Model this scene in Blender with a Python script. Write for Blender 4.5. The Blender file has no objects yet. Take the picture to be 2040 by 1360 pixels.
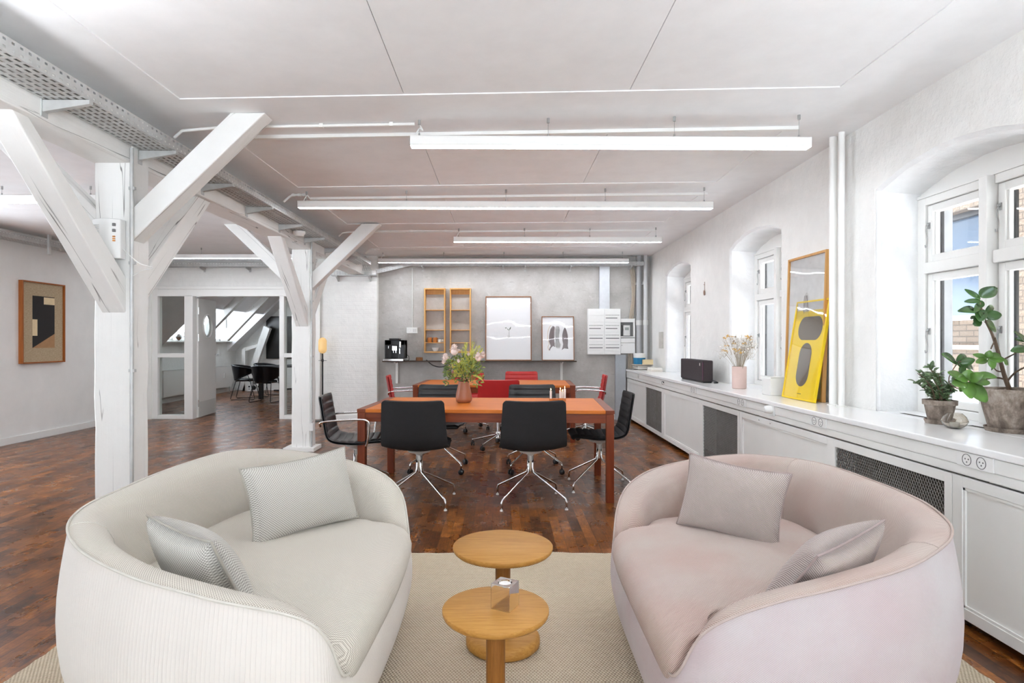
import bpy, math, random
from mathutils import Vector, Matrix
R = math.radians
PI = math.pi
random.seed(7)
SC = bpy.context.scene
C = SC.collection

# ---------------------------------------------------------------- camera
cam_d = bpy.data.cameras.new('camera')
cam = bpy.data.objects.new('camera', cam_d)
C.objects.link(cam)
cam.location = (0, 0, 1.285)
cam.rotation_euler = (R(90), 0, 0)
cam_d.sensor_width = 36.0
cam_d.lens = 1200 / 2040 * 36.0
cam_d.shift_x = 20 / 2040
cam_d.clip_start = 0.05
SC.camera = cam

# ---------------------------------------------------------------- world, sun, exposure
LAMP_POWER = 21.0
SKY = 12.0
ADDED_UPLIGHT = 70.0  # emission of the uplighters added out of view
w = bpy.data.worlds.new('sky')
SC.world = w
w.use_nodes = True
nt = w.node_tree
nt.nodes.clear()
wo = nt.nodes.new('ShaderNodeOutputWorld')
bg = nt.nodes.new('ShaderNodeBackground')
tc = nt.nodes.new('ShaderNodeTexCoord')
sp = nt.nodes.new('ShaderNodeSeparateXYZ')
rp = nt.nodes.new('ShaderNodeValToRGB')
# glow added below the horizon to light the ceiling, pale sky above it
mp = nt.nodes.new('ShaderNodeMapRange')
mp.inputs['From Min'].default_value = -1.0
mp.inputs['From Max'].default_value = 1.0
rp.color_ramp.elements[0].position = 0.46
rp.color_ramp.elements[0].color = (0.87, 0.96, 1.065, 1)
rp.color_ramp.elements[1].position = 0.56
rp.color_ramp.elements[1].color = (0.30, 0.325, 0.35, 1)
e_ = rp.color_ramp.elements.new(0.85)
e_.color = (0.20, 0.25, 0.31, 1)
nt.links.new(tc.outputs['Generated'], sp.inputs[0])
nt.links.new(sp.outputs['Z'], mp.inputs['Value'])
nt.links.new(mp.outputs[0], rp.inputs[0])
nt.links.new(rp.outputs[0], bg.inputs['Color'])
bg.inputs['Strength'].default_value = SKY
nt.links.new(bg.outputs[0], wo.inputs[0])
sun_d = bpy.data.lights.new('sun', 'SUN')
sun = bpy.data.objects.new('sun', sun_d)
C.objects.link(sun)
sun.location = (-6, 10, 14)
sun_d.energy = 17.0
sun_d.angle = R(6)
sun.rotation_euler = Vector((0.2, -0.12, -1.0)).to_track_quat('-Z', 'Y').to_euler()
SC.view_settings.view_transform = 'Standard'
SC.view_settings.look = 'None'
SC.view_settings.exposure = 0.68
SC.view_settings.gamma = 1.0
SC.view_settings.use_curve_mapping = False


# ---------------------------------------------------------------- helpers
def lin(c):
    return tuple(((v / 255.0) / 12.92 if v / 255.0 <= 0.04045 else ((v / 255.0 + 0.055) / 1.055) ** 2.4) for v in c) + (1.0,)


class NT:
    def __init__(s, name):
        s.m = bpy.data.materials.new(name)
        s.m.use_nodes = True
        s.t = s.m.node_tree
        s.b = s.t.nodes['Principled BSDF']
        s.out = s.t.nodes['Material Output']

    def n(s, typ, **kw):
        x = s.t.nodes.new(typ)
        for k, v in kw.items():
            if k in x.inputs and not hasattr(x, k):
                x.inputs[k].default_value = v
            else:
                setattr(x, k, v)
        return x

    def l(s, a, b):
        s.t.links.new(a, b)

    def ramp(s, src, stops):
        r = s.t.nodes.new('ShaderNodeValToRGB')
        e = r.color_ramp.elements
        e[0].position, e[0].color = stops[0]
        e[1].position, e[1].color = stops[-1]
        for p, c in stops[1:-1]:
            x = e.new(p)
            x.color = c
        s.l(src, r.inputs[0])
        return r.outputs[0]

    def coords(s, kind='Object', scale=(1, 1, 1), rot=(0, 0, 0)):
        c = s.t.nodes.new('ShaderNodeTexCoord')
        m = s.t.nodes.new('ShaderNodeMapping')
        m.inputs['Scale'].default_value = scale
        m.inputs['Rotation'].default_value = rot
        s.l(c.outputs[kind], m.inputs[0])
        return m.outputs[0]

    def noise(s, vec, scale=5, detail=4, rough=0.5, dist=0.0):
        x = s.t.nodes.new('ShaderNodeTexNoise')
        x.inputs['Scale'].default_value = scale
        x.inputs['Detail'].default_value = detail
        x.inputs['Roughness'].default_value = rough
        x.inputs['Distortion'].default_value = dist
        s.l(vec, x.inputs['Vector'])
        return x.outputs['Fac']

    def mix(s, fac, a, b, mode='MIX'):
        x = s.t.nodes.new('ShaderNodeMix')
        x.data_type = 'RGBA'
        x.blend_type = mode
        for i, v in ((0, fac), (6, a), (7, b)):
            if isinstance(v, (int, float)):
                x.inputs[i].default_value = v
            elif isinstance(v, tuple):
                x.inputs[i].default_value = v
            else:
                s.l(v, x.inputs[i])
        return x.outputs[2]

    def math(s, op, a, b=0.0, c=0.0):
        x = s.t.nodes.new('ShaderNodeMath')
        x.operation = op
        for i, v in enumerate((a, b, c)):
            if isinstance(v, (int, float)):
                x.inputs[i].default_value = v
            else:
                s.l(v, x.inputs[i])
        return x.outputs[0]

    def bump(s, h, strength=0.3, dist=0.01, prev=None):
        x = s.t.nodes.new('ShaderNodeBump')
        x.inputs['Strength'].default_value = strength
        x.inputs['Distance'].default_value = dist
        s.l(h, x.inputs['Height'])
        if prev is not None:
            s.l(prev, x.inputs['Normal'])
        return x.outputs[0]

    def fin(s, col=None, rough=0.5, metal=0.0, normal=None, spec=None, **kw):
        if col is not None:
            if isinstance(col, tuple):
                s.b.inputs['Base Color'].default_value = col
            else:
                s.l(col, s.b.inputs['Base Color'])
        if isinstance(rough, (int, float)):
            s.b.inputs['Roughness'].default_value = rough
        else:
            s.l(rough, s.b.inputs['Roughness'])
        s.b.inputs['Metallic'].default_value = metal
        if normal is not None:
            s.l(normal, s.b.inputs['Normal'])
        if spec is not None:
            s.b.inputs['Specular IOR Level'].default_value = spec
        for k, v in kw.items():
            s.b.inputs[k.replace('_', ' ')].default_value = v
        return s.m


def simple(name, rgb, rough=0.5, metal=0.0, var=0.06, scale=20, bump=0.0, bscale=80, **kw):
    m = NT(name)
    v = m.coords()
    f = m.noise(v, scale, 3)
    c = lin(rgb)
    a = tuple(x * (1 - var) for x in c[:3]) + (1,)
    b = tuple(min(1, x * (1 + var)) for x in c[:3]) + (1,)
    col = m.ramp(f, [(0.3, a), (0.7, b)])
    nrm = None
    if bump:
        nrm = m.bump(m.noise(v, bscale, 3), bump, 0.004)
    return m.fin(col, rough, metal, nrm, **kw)


def plaster(name, rgb, amp=0.5, scale=9, rough=0.75, var=0.03, brick=False):
    m = NT(name)
    v = m.coords()
    n1 = m.noise(v, scale, 6, 0.6)
    n2 = m.noise(v, scale * 7, 4, 0.6)
    c = lin(rgb)
    col = m.ramp(n1, [(0.3, tuple(x * (1 - var) for x in c[:3]) + (1,)), (0.7, tuple(min(1, x * (1 + var)) for x in c[:3]) + (1,))])
    nr = m.bump(n1, amp, 0.02)
    nr = m.bump(n2, amp * 0.6, 0.006, nr)
    if brick:
        # brick courses barely showing through thick paint (walls facing the camera: X, Z)
        cx = m.n('ShaderNodeTexCoord')
        sx = m.n('ShaderNodeSeparateXYZ')
        m.l(cx.outputs['Object'], sx.inputs[0])
        cb = m.n('ShaderNodeCombineXYZ')
        m.l(m.math('ADD', sx.outputs['X'], sx.outputs['Y']), cb.inputs[0])
        m.l(m.math('ADD', sx.outputs['Z'], m.math('MULTIPLY', n1, 0.02)), cb.inputs[1])
        br = m.n('ShaderNodeTexBrick')
        br.inputs['Scale'].default_value = 1.0
        br.inputs['Brick Width'].default_value = 0.24
        br.inputs['Row Height'].default_value = 0.067
        br.inputs['Mortar Size'].default_value = 0.008
        br.inputs['Mortar Smooth'].default_value = 0.8
        br.inputs['Color1'].default_value = (1, 1, 1, 1)
        br.inputs['Color2'].default_value = (0.8, 0.8, 0.8, 1)
        br.inputs['Mortar'].default_value = (0.3, 0.3, 0.3, 1)
        m.l(cb.outputs[0], br.inputs['Vector'])
        nr = m.bump(br.outputs['Color'], brick, 0.012, nr)
    return m.fin(col, rough, 0, nr)


def wood(name, dark, light, axis=0, scale=1.0, rough=0.4, contrast=1.0):
    m = NT(name)
    sc = [14 * scale] * 3
    sc[axis] = 0.9 * scale
    v = m.coords(scale=tuple(sc))
    f1 = m.noise(v, 2.2, 6, 0.62, 0.6)
    f2 = m.noise(v, 14, 4, 0.6)
    f = m.math('ADD', m.math('MULTIPLY', f1, 0.75), m.math('MULTIPLY', f2, 0.25))
    col = m.ramp(f, [(0.5 - 0.2 / contrast, lin(dark)), (0.5 + 0.2 / contrast, lin(light))])
    return m.fin(col, rough, 0, m.bump(f2, 0.08, 0.002), spec=.3)


def painted_timber(name, rgb, axis, rot=(0, 0, 0)):
    m = NT(name)
    v0 = m.coords(rot=rot)
    mp_ = m.n('ShaderNodeMapping')
    sc = [14.0] * 3
    sc[axis] = .55
    mp_.inputs['Scale'].default_value = sc
    m.l(v0, mp_.inputs[0])
    v = mp_.outputs[0]
    f = m.noise(v, 1.0, 2, 0.45)
    iso = m.math('ABSOLUTE', m.math('SUBTRACT', f, .5))
    mask = m.noise(v, .8, 1, .5)
    mask = m.ramp(mask, [(0.50, (0, 0, 0, 1)), (0.56, (1, 1, 1, 1))])
    crack = m.math('MULTIPLY', m.ramp(iso, [(0.003, (1, 1, 1, 1)), (0.007, (0, 0, 0, 1))]), mask)
    g = m.noise(m.coords(), 7, 5, 0.6)
    c = lin(rgb)
    base = m.ramp(g, [(0.3, tuple(x * 0.96 for x in c[:3]) + (1,)), (0.7, c)])
    col = m.mix(crack, base, lin((118, 115, 110)))
    h = m.math('SUBTRACT', m.math('ADD', g, m.math('MULTIPLY', m.noise(v, 3.0, 3), 0.6)), m.math('MULTIPLY', crack, 1.4))
    return m.fin(col, 0.5, 0, m.bump(h, 0.4, 0.010))


def metal(name, rgb, rough=0.2, var=0.03):
    return simple(name, rgb, rough, 1.0, var, 30)


def glass(name, tint=(1, 1, 1), rough=0.0, thin=True, ior=1.45):
    m = NT(name)
    if thin:
        m.t.nodes.remove(m.b)
        tr = m.n('ShaderNodeBsdfTransparent')
        tr.inputs[0].default_value = tint + (1,)
        gl = m.n('ShaderNodeBsdfGlossy')
        gl.inputs['Roughness'].default_value = 0.02
        lw = m.n('ShaderNodeLayerWeight')
        lw.inputs[0].default_value = .5
        mx = m.n('ShaderNodeMixShader')
        m.l(m.math('MULTIPLY_ADD', m.math('POWER', lw.outputs['Facing'], 4.0), .8, .035), mx.inputs[0])
        m.l(tr.outputs[0], mx.inputs[1])
        m.l(gl.outputs[0], mx.inputs[2])
        m.l(mx.outputs[0], m.out.inputs[0])
        return m.m
    return m.fin(tint + (1,), rough, 0, None, Transmission_Weight=1.0, IOR=ior)


def emis(name, rgb, s):
    m = NT(name)
    m.b.inputs['Base Color'].default_value = (0.9, 0.9, 0.9, 1)
    m.b.inputs['Emission Color'].default_value = rgb + (1,)
    m.b.inputs['Emission Strength'].default_value = s
    return m.m


def fabric_uv(name, ca, cb, su, sv, mode='weave', rough=0.95, bumpd=0.002, mid=0.5, soft=0.25, tint=None):
    """woven cloth, UV in metres: weave dots, diagonal twill or thin stripes"""
    m = NT(name)
    t = m.n('ShaderNodeTexCoord')
    s = m.n('ShaderNodeSeparateXYZ')
    m.l(t.outputs['UV'], s.inputs[0])
    jit = m.noise(t.outputs['UV'], 60, 3)
    u = m.math('ADD', m.math('MULTIPLY', s.outputs[0], 2 * PI / su), m.math('MULTIPLY', jit, 1.2))
    vv = m.math('ADD', m.math('MULTIPLY', s.outputs[1], 2 * PI / sv), m.math('MULTIPLY', jit, 1.2))
    if mode == 'weave':
        f = m.math('MULTIPLY', m.math('SINE', u), m.math('SINE', vv))
    elif mode == 'twill':
        f = m.math('SINE', m.math('ADD', u, vv))
    else:
        f = m.math('POWER', m.math('ABSOLUTE', m.math('SINE', m.math('MULTIPLY', u, 0.5))), 0.35)
        f = m.math('SUBTRACT', m.math('MULTIPLY', f, 2.0), 1.0)
    f = m.math('MULTIPLY_ADD', f, 0.5, 0.5)
    col = m.ramp(f, [(max(0, mid - soft), lin(ca)), (min(1, mid + soft), lin(cb))])
    big = m.noise(m.coords(), 3.0, 4)
    if tint:
        col = m.mix(m.ramp(big, [(0.35, (0, 0, 0, 1)), (0.65, (1, 1, 1, 1))]), col, m.mix(1.0, col, lin(tint), 'MULTIPLY'))
    return m.fin(col, rough, 0, m.bump(f, 0.55, bumpd), spec=0.2, Sheen_Weight=0.15)


class MB:
    """collects geometry, build() links it as one mesh object"""

    def __init__(s):
        s.v = []
        s.f = []
        s.uv = []
        s.mi = []
        s.cur = 0

    def add(s, vs, fs, uvs=None):
        o = len(s.v)
        s.v += [tuple(p) for p in vs]
        for i, f in enumerate(fs):
            s.f.append(tuple(o + k for k in f))
            s.uv.append(uvs[i] if uvs else None)
            s.mi.append(s.cur)
        return s

    def box(s, x0, x1, y0, y1, z0, z1, M=None):
        vs = [Vector((x, y, z)) for z in (z0, z1) for y in (y0, y1) for x in (x0, x1)]
        if M is not None:
            vs = [M @ p for p in vs]
        return s.add(vs, [(0, 2, 3, 1), (4, 5, 7, 6), (0, 1, 5, 4), (2, 6, 7, 3), (0, 4, 6, 2), (1, 3, 7, 5)])

    def quad(s, a, b, c, d):
        return s.add([a, b, c, d], [(0, 1, 2, 3)])

    def prism(s, poly, axis, a, b, M=None):
        """poly of 2D points extruded along axis (0=x: poly is (y,z); 1=y: (x,z); 2=z: (x,y))"""
        n = len(poly)

        def P(p, t):
            if axis == 0:
                q = Vector((t, p[0], p[1]))
            elif axis == 1:
                q = Vector((p[0], t, p[1]))
            else:
                q = Vector((p[0], p[1], t))
            return M @ q if M is not None else q
        vs = [P(p, a) for p in poly] + [P(p, b) for p in poly]
        fs = [tuple(range(n))[::-1], tuple(range(n, 2 * n))]
        fs += [(i, (i + 1) % n, n + (i + 1) % n, n + i) for i in range(n)]
        return s.add(vs, fs)

    def tube(s, pts, r, seg=10, closed=False, smooth=0):
        pts = [Vector(p) for p in pts]
        if smooth:
            out = []
            n = len(pts)
            rng = range(n if closed else n - 1)
            for i in rng:
                p0 = pts[(i - 1) % n] if (closed or i > 0) else pts[0]
                p1, p2 = pts[i], pts[(i + 1) % n]
                p3 = pts[(i + 2) % n] if (closed or i + 2 < n) else pts[-1]
                for k in range(smooth):
                    t = k / smooth
                    out.append(0.5 * ((2 * p1) + (p2 - p0) * t + (2 * p0 - 5 * p1 + 4 * p2 - p3) * t * t + (3 * p1 - p0 - 3 * p2 + p3) * t ** 3))
            if not closed:
                out.append(pts[-1])
            pts = out
        n = len(pts)
        rad = r if isinstance(r, (list, tuple)) else None
        vs = []
        up = None
        for i in range(n):
            if closed:
                d = pts[(i + 1) % n] - pts[i - 1]
            else:
                d = pts[min(i + 1, n - 1)] - pts[max(i - 1, 0)]
            if d.length < 1e-9:
                d = Vector((0, 0, 1))
            d.normalize()
            if up is None:
                up = Vector((0, 0, 1)) if abs(d.z) < 0.9 else Vector((1, 0, 0))
            a = up - d * up.dot(d)
            if a.length < 1e-6:
                a = d.orthogonal()
            a.normalize()
            up = a
            b = d.cross(a)
            if rad:
                tt = i / (n - 1) * (len(rad) - 1)
                k = min(int(tt), len(rad) - 2)
                rr = rad[k] + (rad[k + 1] - rad[k]) * (tt - k)
            else:
                rr = r
            for j in range(seg):
                th = 2 * PI * j / seg
                vs.append(pts[i] + (a * math.cos(th) + b * math.sin(th)) * rr)
        fs = []
        for i in range(n if closed else n - 1):
            i2 = (i + 1) % n
            for j in range(seg):
                j2 = (j + 1) % seg
                fs.append((i * seg + j, i * seg + j2, i2 * seg + j2, i2 * seg + j))
        if not closed:
            fs.append(tuple(range(seg))[::-1])
            fs.append(tuple((n - 1) * seg + j for j in range(seg)))
        return s.add(vs, fs)

    def lathe(s, prof, seg=32, c=(0, 0, 0), M=None, close=True):
        """prof: list of (r, z)"""
        vs = []
        for (r, z) in prof:
            for j in range(seg):
                th = 2 * PI * j / seg
                p = Vector((r * math.cos(th), r * math.sin(th), z))
                if M is not None:
                    p = M @ p
                vs.append(p + Vector(c))
        fs = []
        n = len(prof)
        for i in range(n - 1):
            for j in range(seg):
                j2 = (j + 1) % seg
                fs.append((i * seg + j, i * seg + j2, (i + 1) * seg + j2, (i + 1) * seg + j))
        if close:
            if prof[0][0] > 1e-6:
                fs.append(tuple(range(seg))[::-1])
            if prof[-1][0] > 1e-6:
                fs.append(tuple((n - 1) * seg + j for j in range(seg)))
        return s.add(vs, fs)

    def sphere(s, c, r, seg=12, rings=8, sc=(1, 1, 1)):
        c = Vector(c)
        vs = [c + Vector((0, 0, -r * sc[2]))]
        for i in range(1, rings):
            ph = -PI / 2 + PI * i / rings
            for j in range(seg):
                th = 2 * PI * j / seg
                vs.append(c + Vector((r * sc[0] * math.cos(ph) * math.cos(th), r * sc[1] * math.cos(ph) * math.sin(th), r * sc[2] * math.sin(ph))))
        vs.append(c + Vector((0, 0, r * sc[2])))
        fs = []
        for j in range(seg):
            fs.append((0, 1 + (j + 1) % seg, 1 + j))
        for i in range(rings - 2):
            for j in range(seg):
                a = 1 + i * seg
                fs.append((a + j, a + (j + 1) % seg, a + seg + (j + 1) % seg, a + seg + j))
        L = len(vs) - 1
        a = 1 + (rings - 2) * seg
        for j in range(seg):
            fs.append((a + j, a + (j + 1) % seg, L))
        return s.add(vs, fs)

    def grid(s, P, nu, nv, wrapu=False, uv=None):
        """P(i,j) -> point ; i in 0..nu (or nu-1 when wrapped), j in 0..nv"""
        cu = nu if wrapu else nu + 1
        vs = [P(i, j) for i in range(cu) for j in range(nv + 1)]
        fs = []
        uvs = []
        for i in range(nu):
            i2 = (i + 1) % cu
            for j in range(nv):
                fs.append((i * (nv + 1) + j, i2 * (nv + 1) + j, i2 * (nv + 1) + j + 1, i * (nv + 1) + j + 1))
                if uv:
                    uvs.append((uv(i, j), uv(i + 1, j), uv(i + 1, j + 1), uv(i, j + 1)))
        return s.add(vs, fs, uvs if uv else None)

    def build(s, name, mat, parent=None, smooth=False, bevel=0.0, solid=0.0, sub=0, angle=40, seg=2, merge=0.0):
        me = bpy.data.meshes.new(name)
        me.from_pydata([tuple(p) for p in s.v], [], s.f)
        mats = mat if isinstance(mat, (list, tuple)) else [mat]
        for m in mats:
            me.materials.append(m)
        if len(mats) > 1:
            for p, k in zip(me.polygons, s.mi):
                p.material_index = k
        if any(u is not None for u in s.uv):
            ul = me.uv_layers.new(name='uv')
            li = 0
            for f, u in zip(s.f, s.uv):
                for k in range(len(f)):
                    if u is not None:
                        ul.data[li].uv = u[k]
                    li += 1
        if merge:
            import bmesh
            b = bmesh.new()
            b.from_mesh(me)
            bmesh.ops.remove_doubles(b, verts=b.verts, dist=merge)
            b.to_mesh(me)
            b.free()
        me.update()
        if smooth:
            for p in me.polygons:
                p.use_smooth = True
            if angle < 180:
                me.set_sharp_from_angle(angle=R(angle))
        o = bpy.data.objects.new(name, me)
        C.objects.link(o)
        if parent is not None:
            o.parent = parent
        if bevel:
            md = o.modifiers.new('bevel', 'BEVEL')
            md.width = bevel
            md.segments = seg
            md.limit_method = 'ANGLE'
            md.angle_limit = R(35)
            md.harden_normals = False
        if solid:
            md = o.modifiers.new('solid', 'SOLIDIFY')
            md.thickness = solid
            md.offset = 0
        if sub:
            md = o.modifiers.new('sub', 'SUBSURF')
            md.levels = sub
            md.render_levels = sub
        return o


def tag(o, label=None, cat=None, group=None, kind=None):
    if label:
        o['label'] = label
    if cat:
        o['category'] = cat
    if group:
        o['group'] = group
    if kind:
        o['kind'] = kind
    return o


def thing(name, loc, label, cat, rz=0.0, group=None):
    o = bpy.data.objects.new(name, None)
    o.empty_display_size = 0.1
    C.objects.link(o)
    o.location = loc
    o.rotation_euler = (0, 0, rz)
    return tag(o, label, cat, group)


def B(name, mat, parent, *boxes, bevel=0.002, smooth=False, seg=2):
    m = MB()
    for b in boxes:
        m.box(*b)
    return m.build(name, mat, parent, bevel=bevel, smooth=smooth, seg=seg)


def struct(o):
    o['kind'] = 'structure'
    return o


def dup(root, loc, rz, label=None, group=None):
    r = root.copy()
    C.objects.link(r)
    r.location = loc
    r.rotation_euler = (0, 0, rz)
    if label:
        r['label'] = label
    if group:
        r['group'] = group

    def rec(src, dst):
        for ch in list(src.children):
            c = ch.copy()
            C.objects.link(c)
            c.parent = dst
            rec(ch, c)
    rec(root, r)
    return r


def smoothstep(t):
    t = max(0.0, min(1.0, t))
    return t * t * (3 - 2 * t)


def ceil_z(x, y):
    t = max(0, min(1, (y - 3.65) / 6.3))
    s = max(0, min(1, (x + 2.25) / 4.69))
    return (2.66 + 0.085 * s) * (1 - t) + 2.686 * t


# ---------------------------------------------------------------- materials
M = {}
M['wall'] = plaster('white rough plaster', (238, 237, 233), 0.55, 8)
M['wall_smooth'] = plaster('white smooth paint', (238, 237, 234), 0.12, 4)
M['wall_brick'] = plaster('white painted brick', (238, 237, 233), 0.5, 8, brick=0.28)
M['niche'] = plaster('white window reveal plaster', (244, 244, 243), 0.6, 9)
M['ceil'] = plaster('white ceiling board', (246, 246, 246), 0.05, 5)
M['trim'] = simple('white gloss paint', (240, 239, 235), 0.35, 0, 0.01, 8)
M['cab'] = simple('white cabinet paint', (236, 236, 232), 0.4, 0, 0.012, 6, 0.05, 60)
M['top'] = simple('white gloss worktop', (243, 243, 242), 0.16, 0, 0.01, 5, 0.04, 14)
M['timberz'] = painted_timber('white painted post timber', (238, 237, 233), 2)
M['timbery'] = painted_timber('white painted beam timber', (238, 237, 233), 1)
M['brace_n'] = painted_timber('white painted brace timber towards camera', (238, 237, 233), 1, (R(45), 0, 0))
M['brace_f'] = painted_timber('white painted brace timber away from camera', (238, 237, 233), 1, (R(-45), 0, 0))
M['brace_r'] = painted_timber('white painted brace timber rising right', (238, 237, 233), 0, (0, R(45), 0))
M['brace_l'] = painted_timber('white painted brace timber rising left', (238, 237, 233), 0, (0, R(-45), 0))
M['galv'] = simple('galvanised steel', (196, 197, 195), 0.5, 0.4, 0.10, 14)
M['chrome'] = metal('chrome', (225, 225, 225), 0.09)
M['alu'] = metal('polished aluminium', (215, 215, 215), 0.2)
M['leaf_y'] = None
M['dark'] = simple('black metal', (24, 24, 25), 0.4, 0, 0.1)
M['plastic_w'] = simple('white plastic', (235, 235, 232), 0.4, 0, 0.01)
M['plastic_g'] = simple('light grey plastic', (214, 214, 210), 0.4, 0, 0.01)
M['plastic_k'] = simple('black plastic', (22, 22, 24), 0.3, 0, 0.05)
M['glass'] = glass('window glass')
M['frost'] = glass('soft tinted glass', (0.93, 0.95, 0.94))


def conc():
    m = NT('raw grey plaster over brick')
    v = m.coords()
    n1 = m.noise(v, 1.6, 8, 0.65)
    n2 = m.noise(v, 11, 6, 0.7)
    n3 = m.noise(m.coords(scale=(3, 3, 14)), 3, 5, 0.6)
    base = m.ramp(n1, [(0.32, lin((166, 163, 157))), (0.5, lin((184, 181, 176))), (0.68, lin((198, 196, 192)))])
    base = m.mix(m.math('MULTIPLY', m.ramp(n2, [(0.58, (0, 0, 0, 1)), (0.7, (1, 1, 1, 1))]), 0.5), base, lin((206, 204, 200)))
    base = m.mix(m.math('MULTIPLY', m.ramp(n3, [(0.28, (1, 1, 1, 1)), (0.38, (0, 0, 0, 1))]), 0.35), base, lin((126, 118, 108)))
    nr = m.bump(n2, 0.6, 0.012)
    sx = m.n('ShaderNodeSeparateXYZ')
    cx = m.n('ShaderNodeTexCoord')
    m.l(cx.outputs['Object'], sx.inputs[0])
    cb = m.n('ShaderNodeCombineXYZ')
    m.l(sx.outputs['X'], cb.inputs[0])
    m.l(m.math('ADD', sx.outputs['Z'], m.math('MULTIPLY', n2, 0.02)), cb.inputs[1])
    br = m.n('ShaderNodeTexBrick')
    br.inputs['Scale'].default_value = 1.0
    br.inputs['Brick Width'].default_value = 0.24
    br.inputs['Row Height'].default_value = 0.067
    br.inputs['Mortar Size'].default_value = 0.007
    br.inputs['Mortar Smooth'].default_value = 0.6
    br.inputs['Color1'].default_value = (1, 1, 1, 1)
    br.inputs['Color2'].default_value = (0.75, 0.75, 0.75, 1)
    br.inputs['Mortar'].default_value = (0.35, 0.35, 0.35, 1)
    m.l(cb.outputs[0], br.inputs['Vector'])
    nr = m.bump(br.outputs['Color'], 0.14, 0.006, nr)
    return m.fin(base, 0.85, 0, nr)


M['conc'] = conc()


def floor_mat():
    m = NT('dark oiled wood block parquet')
    cx = m.n('ShaderNodeTexCoord')
    sx = m.n('ShaderNodeSeparateXYZ')
    m.l(cx.outputs['Object'], sx.inputs[0])
    cb = m.n('ShaderNodeCombineXYZ')
    m.l(sx.outputs['Y'], cb.inputs[0])
    m.l(sx.outputs['X'], cb.inputs[1])
    br = m.n('ShaderNodeTexBrick')
    br.offset = 0.37
    br.offset_frequency = 2
    br.inputs['Scale'].default_value = 1.0
    br.inputs['Brick Width'].default_value = 0.34
    br.inputs['Row Height'].default_value = 0.068
    br.inputs['Mortar Size'].default_value = 0.0012
    br.inputs['Mortar Smooth'].default_value = 0.2
    br.inputs['Bias'].default_value = 0.0
    br.inputs['Color1'].default_value = (0, 0, 0, 1)
    br.inputs['Color2'].default_value = (1, 1, 1, 1)
    br.inputs['Mortar'].default_value = (0.0, 0.0, 0.0, 1)
    m.l(cb.outputs[0], br.inputs['Vector'])
    bw = m.n('ShaderNodeRGBToBW')
    m.l(br.outputs['Color'], bw.inputs[0])
    v = m.coords(scale=(30, 3.2, 1))
    g = m.noise(v, 1.8, 7, 0.68, 1.6)
    mot = m.noise(m.coords(), 14, 6, 0.68, 1.0)
    big = m.noise(m.coords(), 1.1, 3, .5)
    f = m.math('ADD', m.math('MULTIPLY', bw.outputs[0], 0.22), m.math('ADD', m.math('MULTIPLY', g, 0.46), m.math('ADD', m.math('MULTIPLY', mot, 0.42), m.math('MULTIPLY', big, 0.16))))
    col = m.ramp(f, [(0.42, lin((38, 19, 8))), (0.56, lin((84, 46, 19))), (0.71, lin((130, 76, 31))), (0.88, lin((188, 120, 54)))])
    col = m.mix(m.math('MULTIPLY', br.outputs['Fac'], .8), col, lin((34, 19, 11)))
    rg = m.ramp(m.noise(m.coords(), 6, 5), [(0.3, (0.24, 0.24, 0.24, 1)), (0.7, (0.34, 0.34, 0.34, 1))])
    h = m.math('SUBTRACT', m.math('ADD', m.math('MULTIPLY', bw.outputs[0], 0.20), m.math('MULTIPLY', g, 0.35)), m.math('MULTIPLY', br.outputs['Fac'], .6))
    return m.fin(col, rg, 0, m.bump(h, 0.06, 0.003), spec=0.42)


M['floor'] = floor_mat()


def rug_mat():
    m = NT('beige woven wool')
    cx = m.n('ShaderNodeTexCoord')
    sx = m.n('ShaderNodeSeparateXYZ')
    m.l(cx.outputs['Object'], sx.inputs[0])
    P = 0.0135
    row = m.math('FLOOR', m.math('DIVIDE', sx.outputs['Y'], P * 0.8))
    sh = m.math('MULTIPLY', m.math('MODULO', row, 2.0), P * 0.5)
    u = m.math('MULTIPLY', m.math('ADD', sx.outputs['X'], sh), 2 * PI / P)
    vv = m.math('MULTIPLY', sx.outputs['Y'], PI / (P * 0.8))
    a = m.math('MULTIPLY_ADD', m.math('SINE', u), 0.5, 0.5)
    b = m.math('ABSOLUTE', m.math('SINE', vv))
    h = m.math('POWER', m.math('MULTIPLY', a, b), 0.5)
    nz = m.noise(m.coords(), 45, 4, 0.6)
    big = m.noise(m.coords(), 3, 3)
    hh = m.math('ADD', m.math('MULTIPLY', h, 0.75), m.math('MULTIPLY', nz, 0.3))
    col = m.ramp(hh, [(0.10, lin((150, 128, 100))), (0.38, lin((208, 192, 166))), (0.85, lin((236, 224, 202)))])
    col = m.mix(m.math('MULTIPLY', big, 0.3), col, lin((200, 184, 156)))
    return m.fin(col, 0.95, 0, m.bump(h, 0.8, 0.006), spec=0.15)


M['rug'] = rug_mat()
M['oak'] = wood('oiled oak', (158, 106, 42), (198, 148, 76), 0, 3.4, 0.5, .9)
M['oakz'] = wood('oiled oak upright grain', (118, 72, 26), (158, 104, 44), 2, 3.4, 0.5, .9)
M['oak_l'] = wood('light oak', (196, 142, 78), (222, 174, 108), 2, 1.0, 0.45)
M['teak'] = wood('teak tabletop', (186, 94, 24), (216, 126, 44), 0, 1.0, 0.5, 1.3)
M['teakd'] = wood('reddish teak', (104, 44, 18), (136, 64, 30), 0, 1.2, 0.4)
M['teakz'] = wood('reddish teak legs', (102, 42, 18), (132, 60, 28), 2, 1.2, 0.42)
M['walnut'] = wood('walnut frame', (120, 78, 46), (158, 106, 66), 2, 1.0, 0.45)
M['leather_k'] = simple('black leather', (26, 27, 28), 0.36, 0, 0.12, 12, 0.12, 160)
M['fabric_k'] = simple('black wool fabric', (27, 26, 27), 0.85, 0, 0.12, 30, 0.2, 300)
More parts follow.
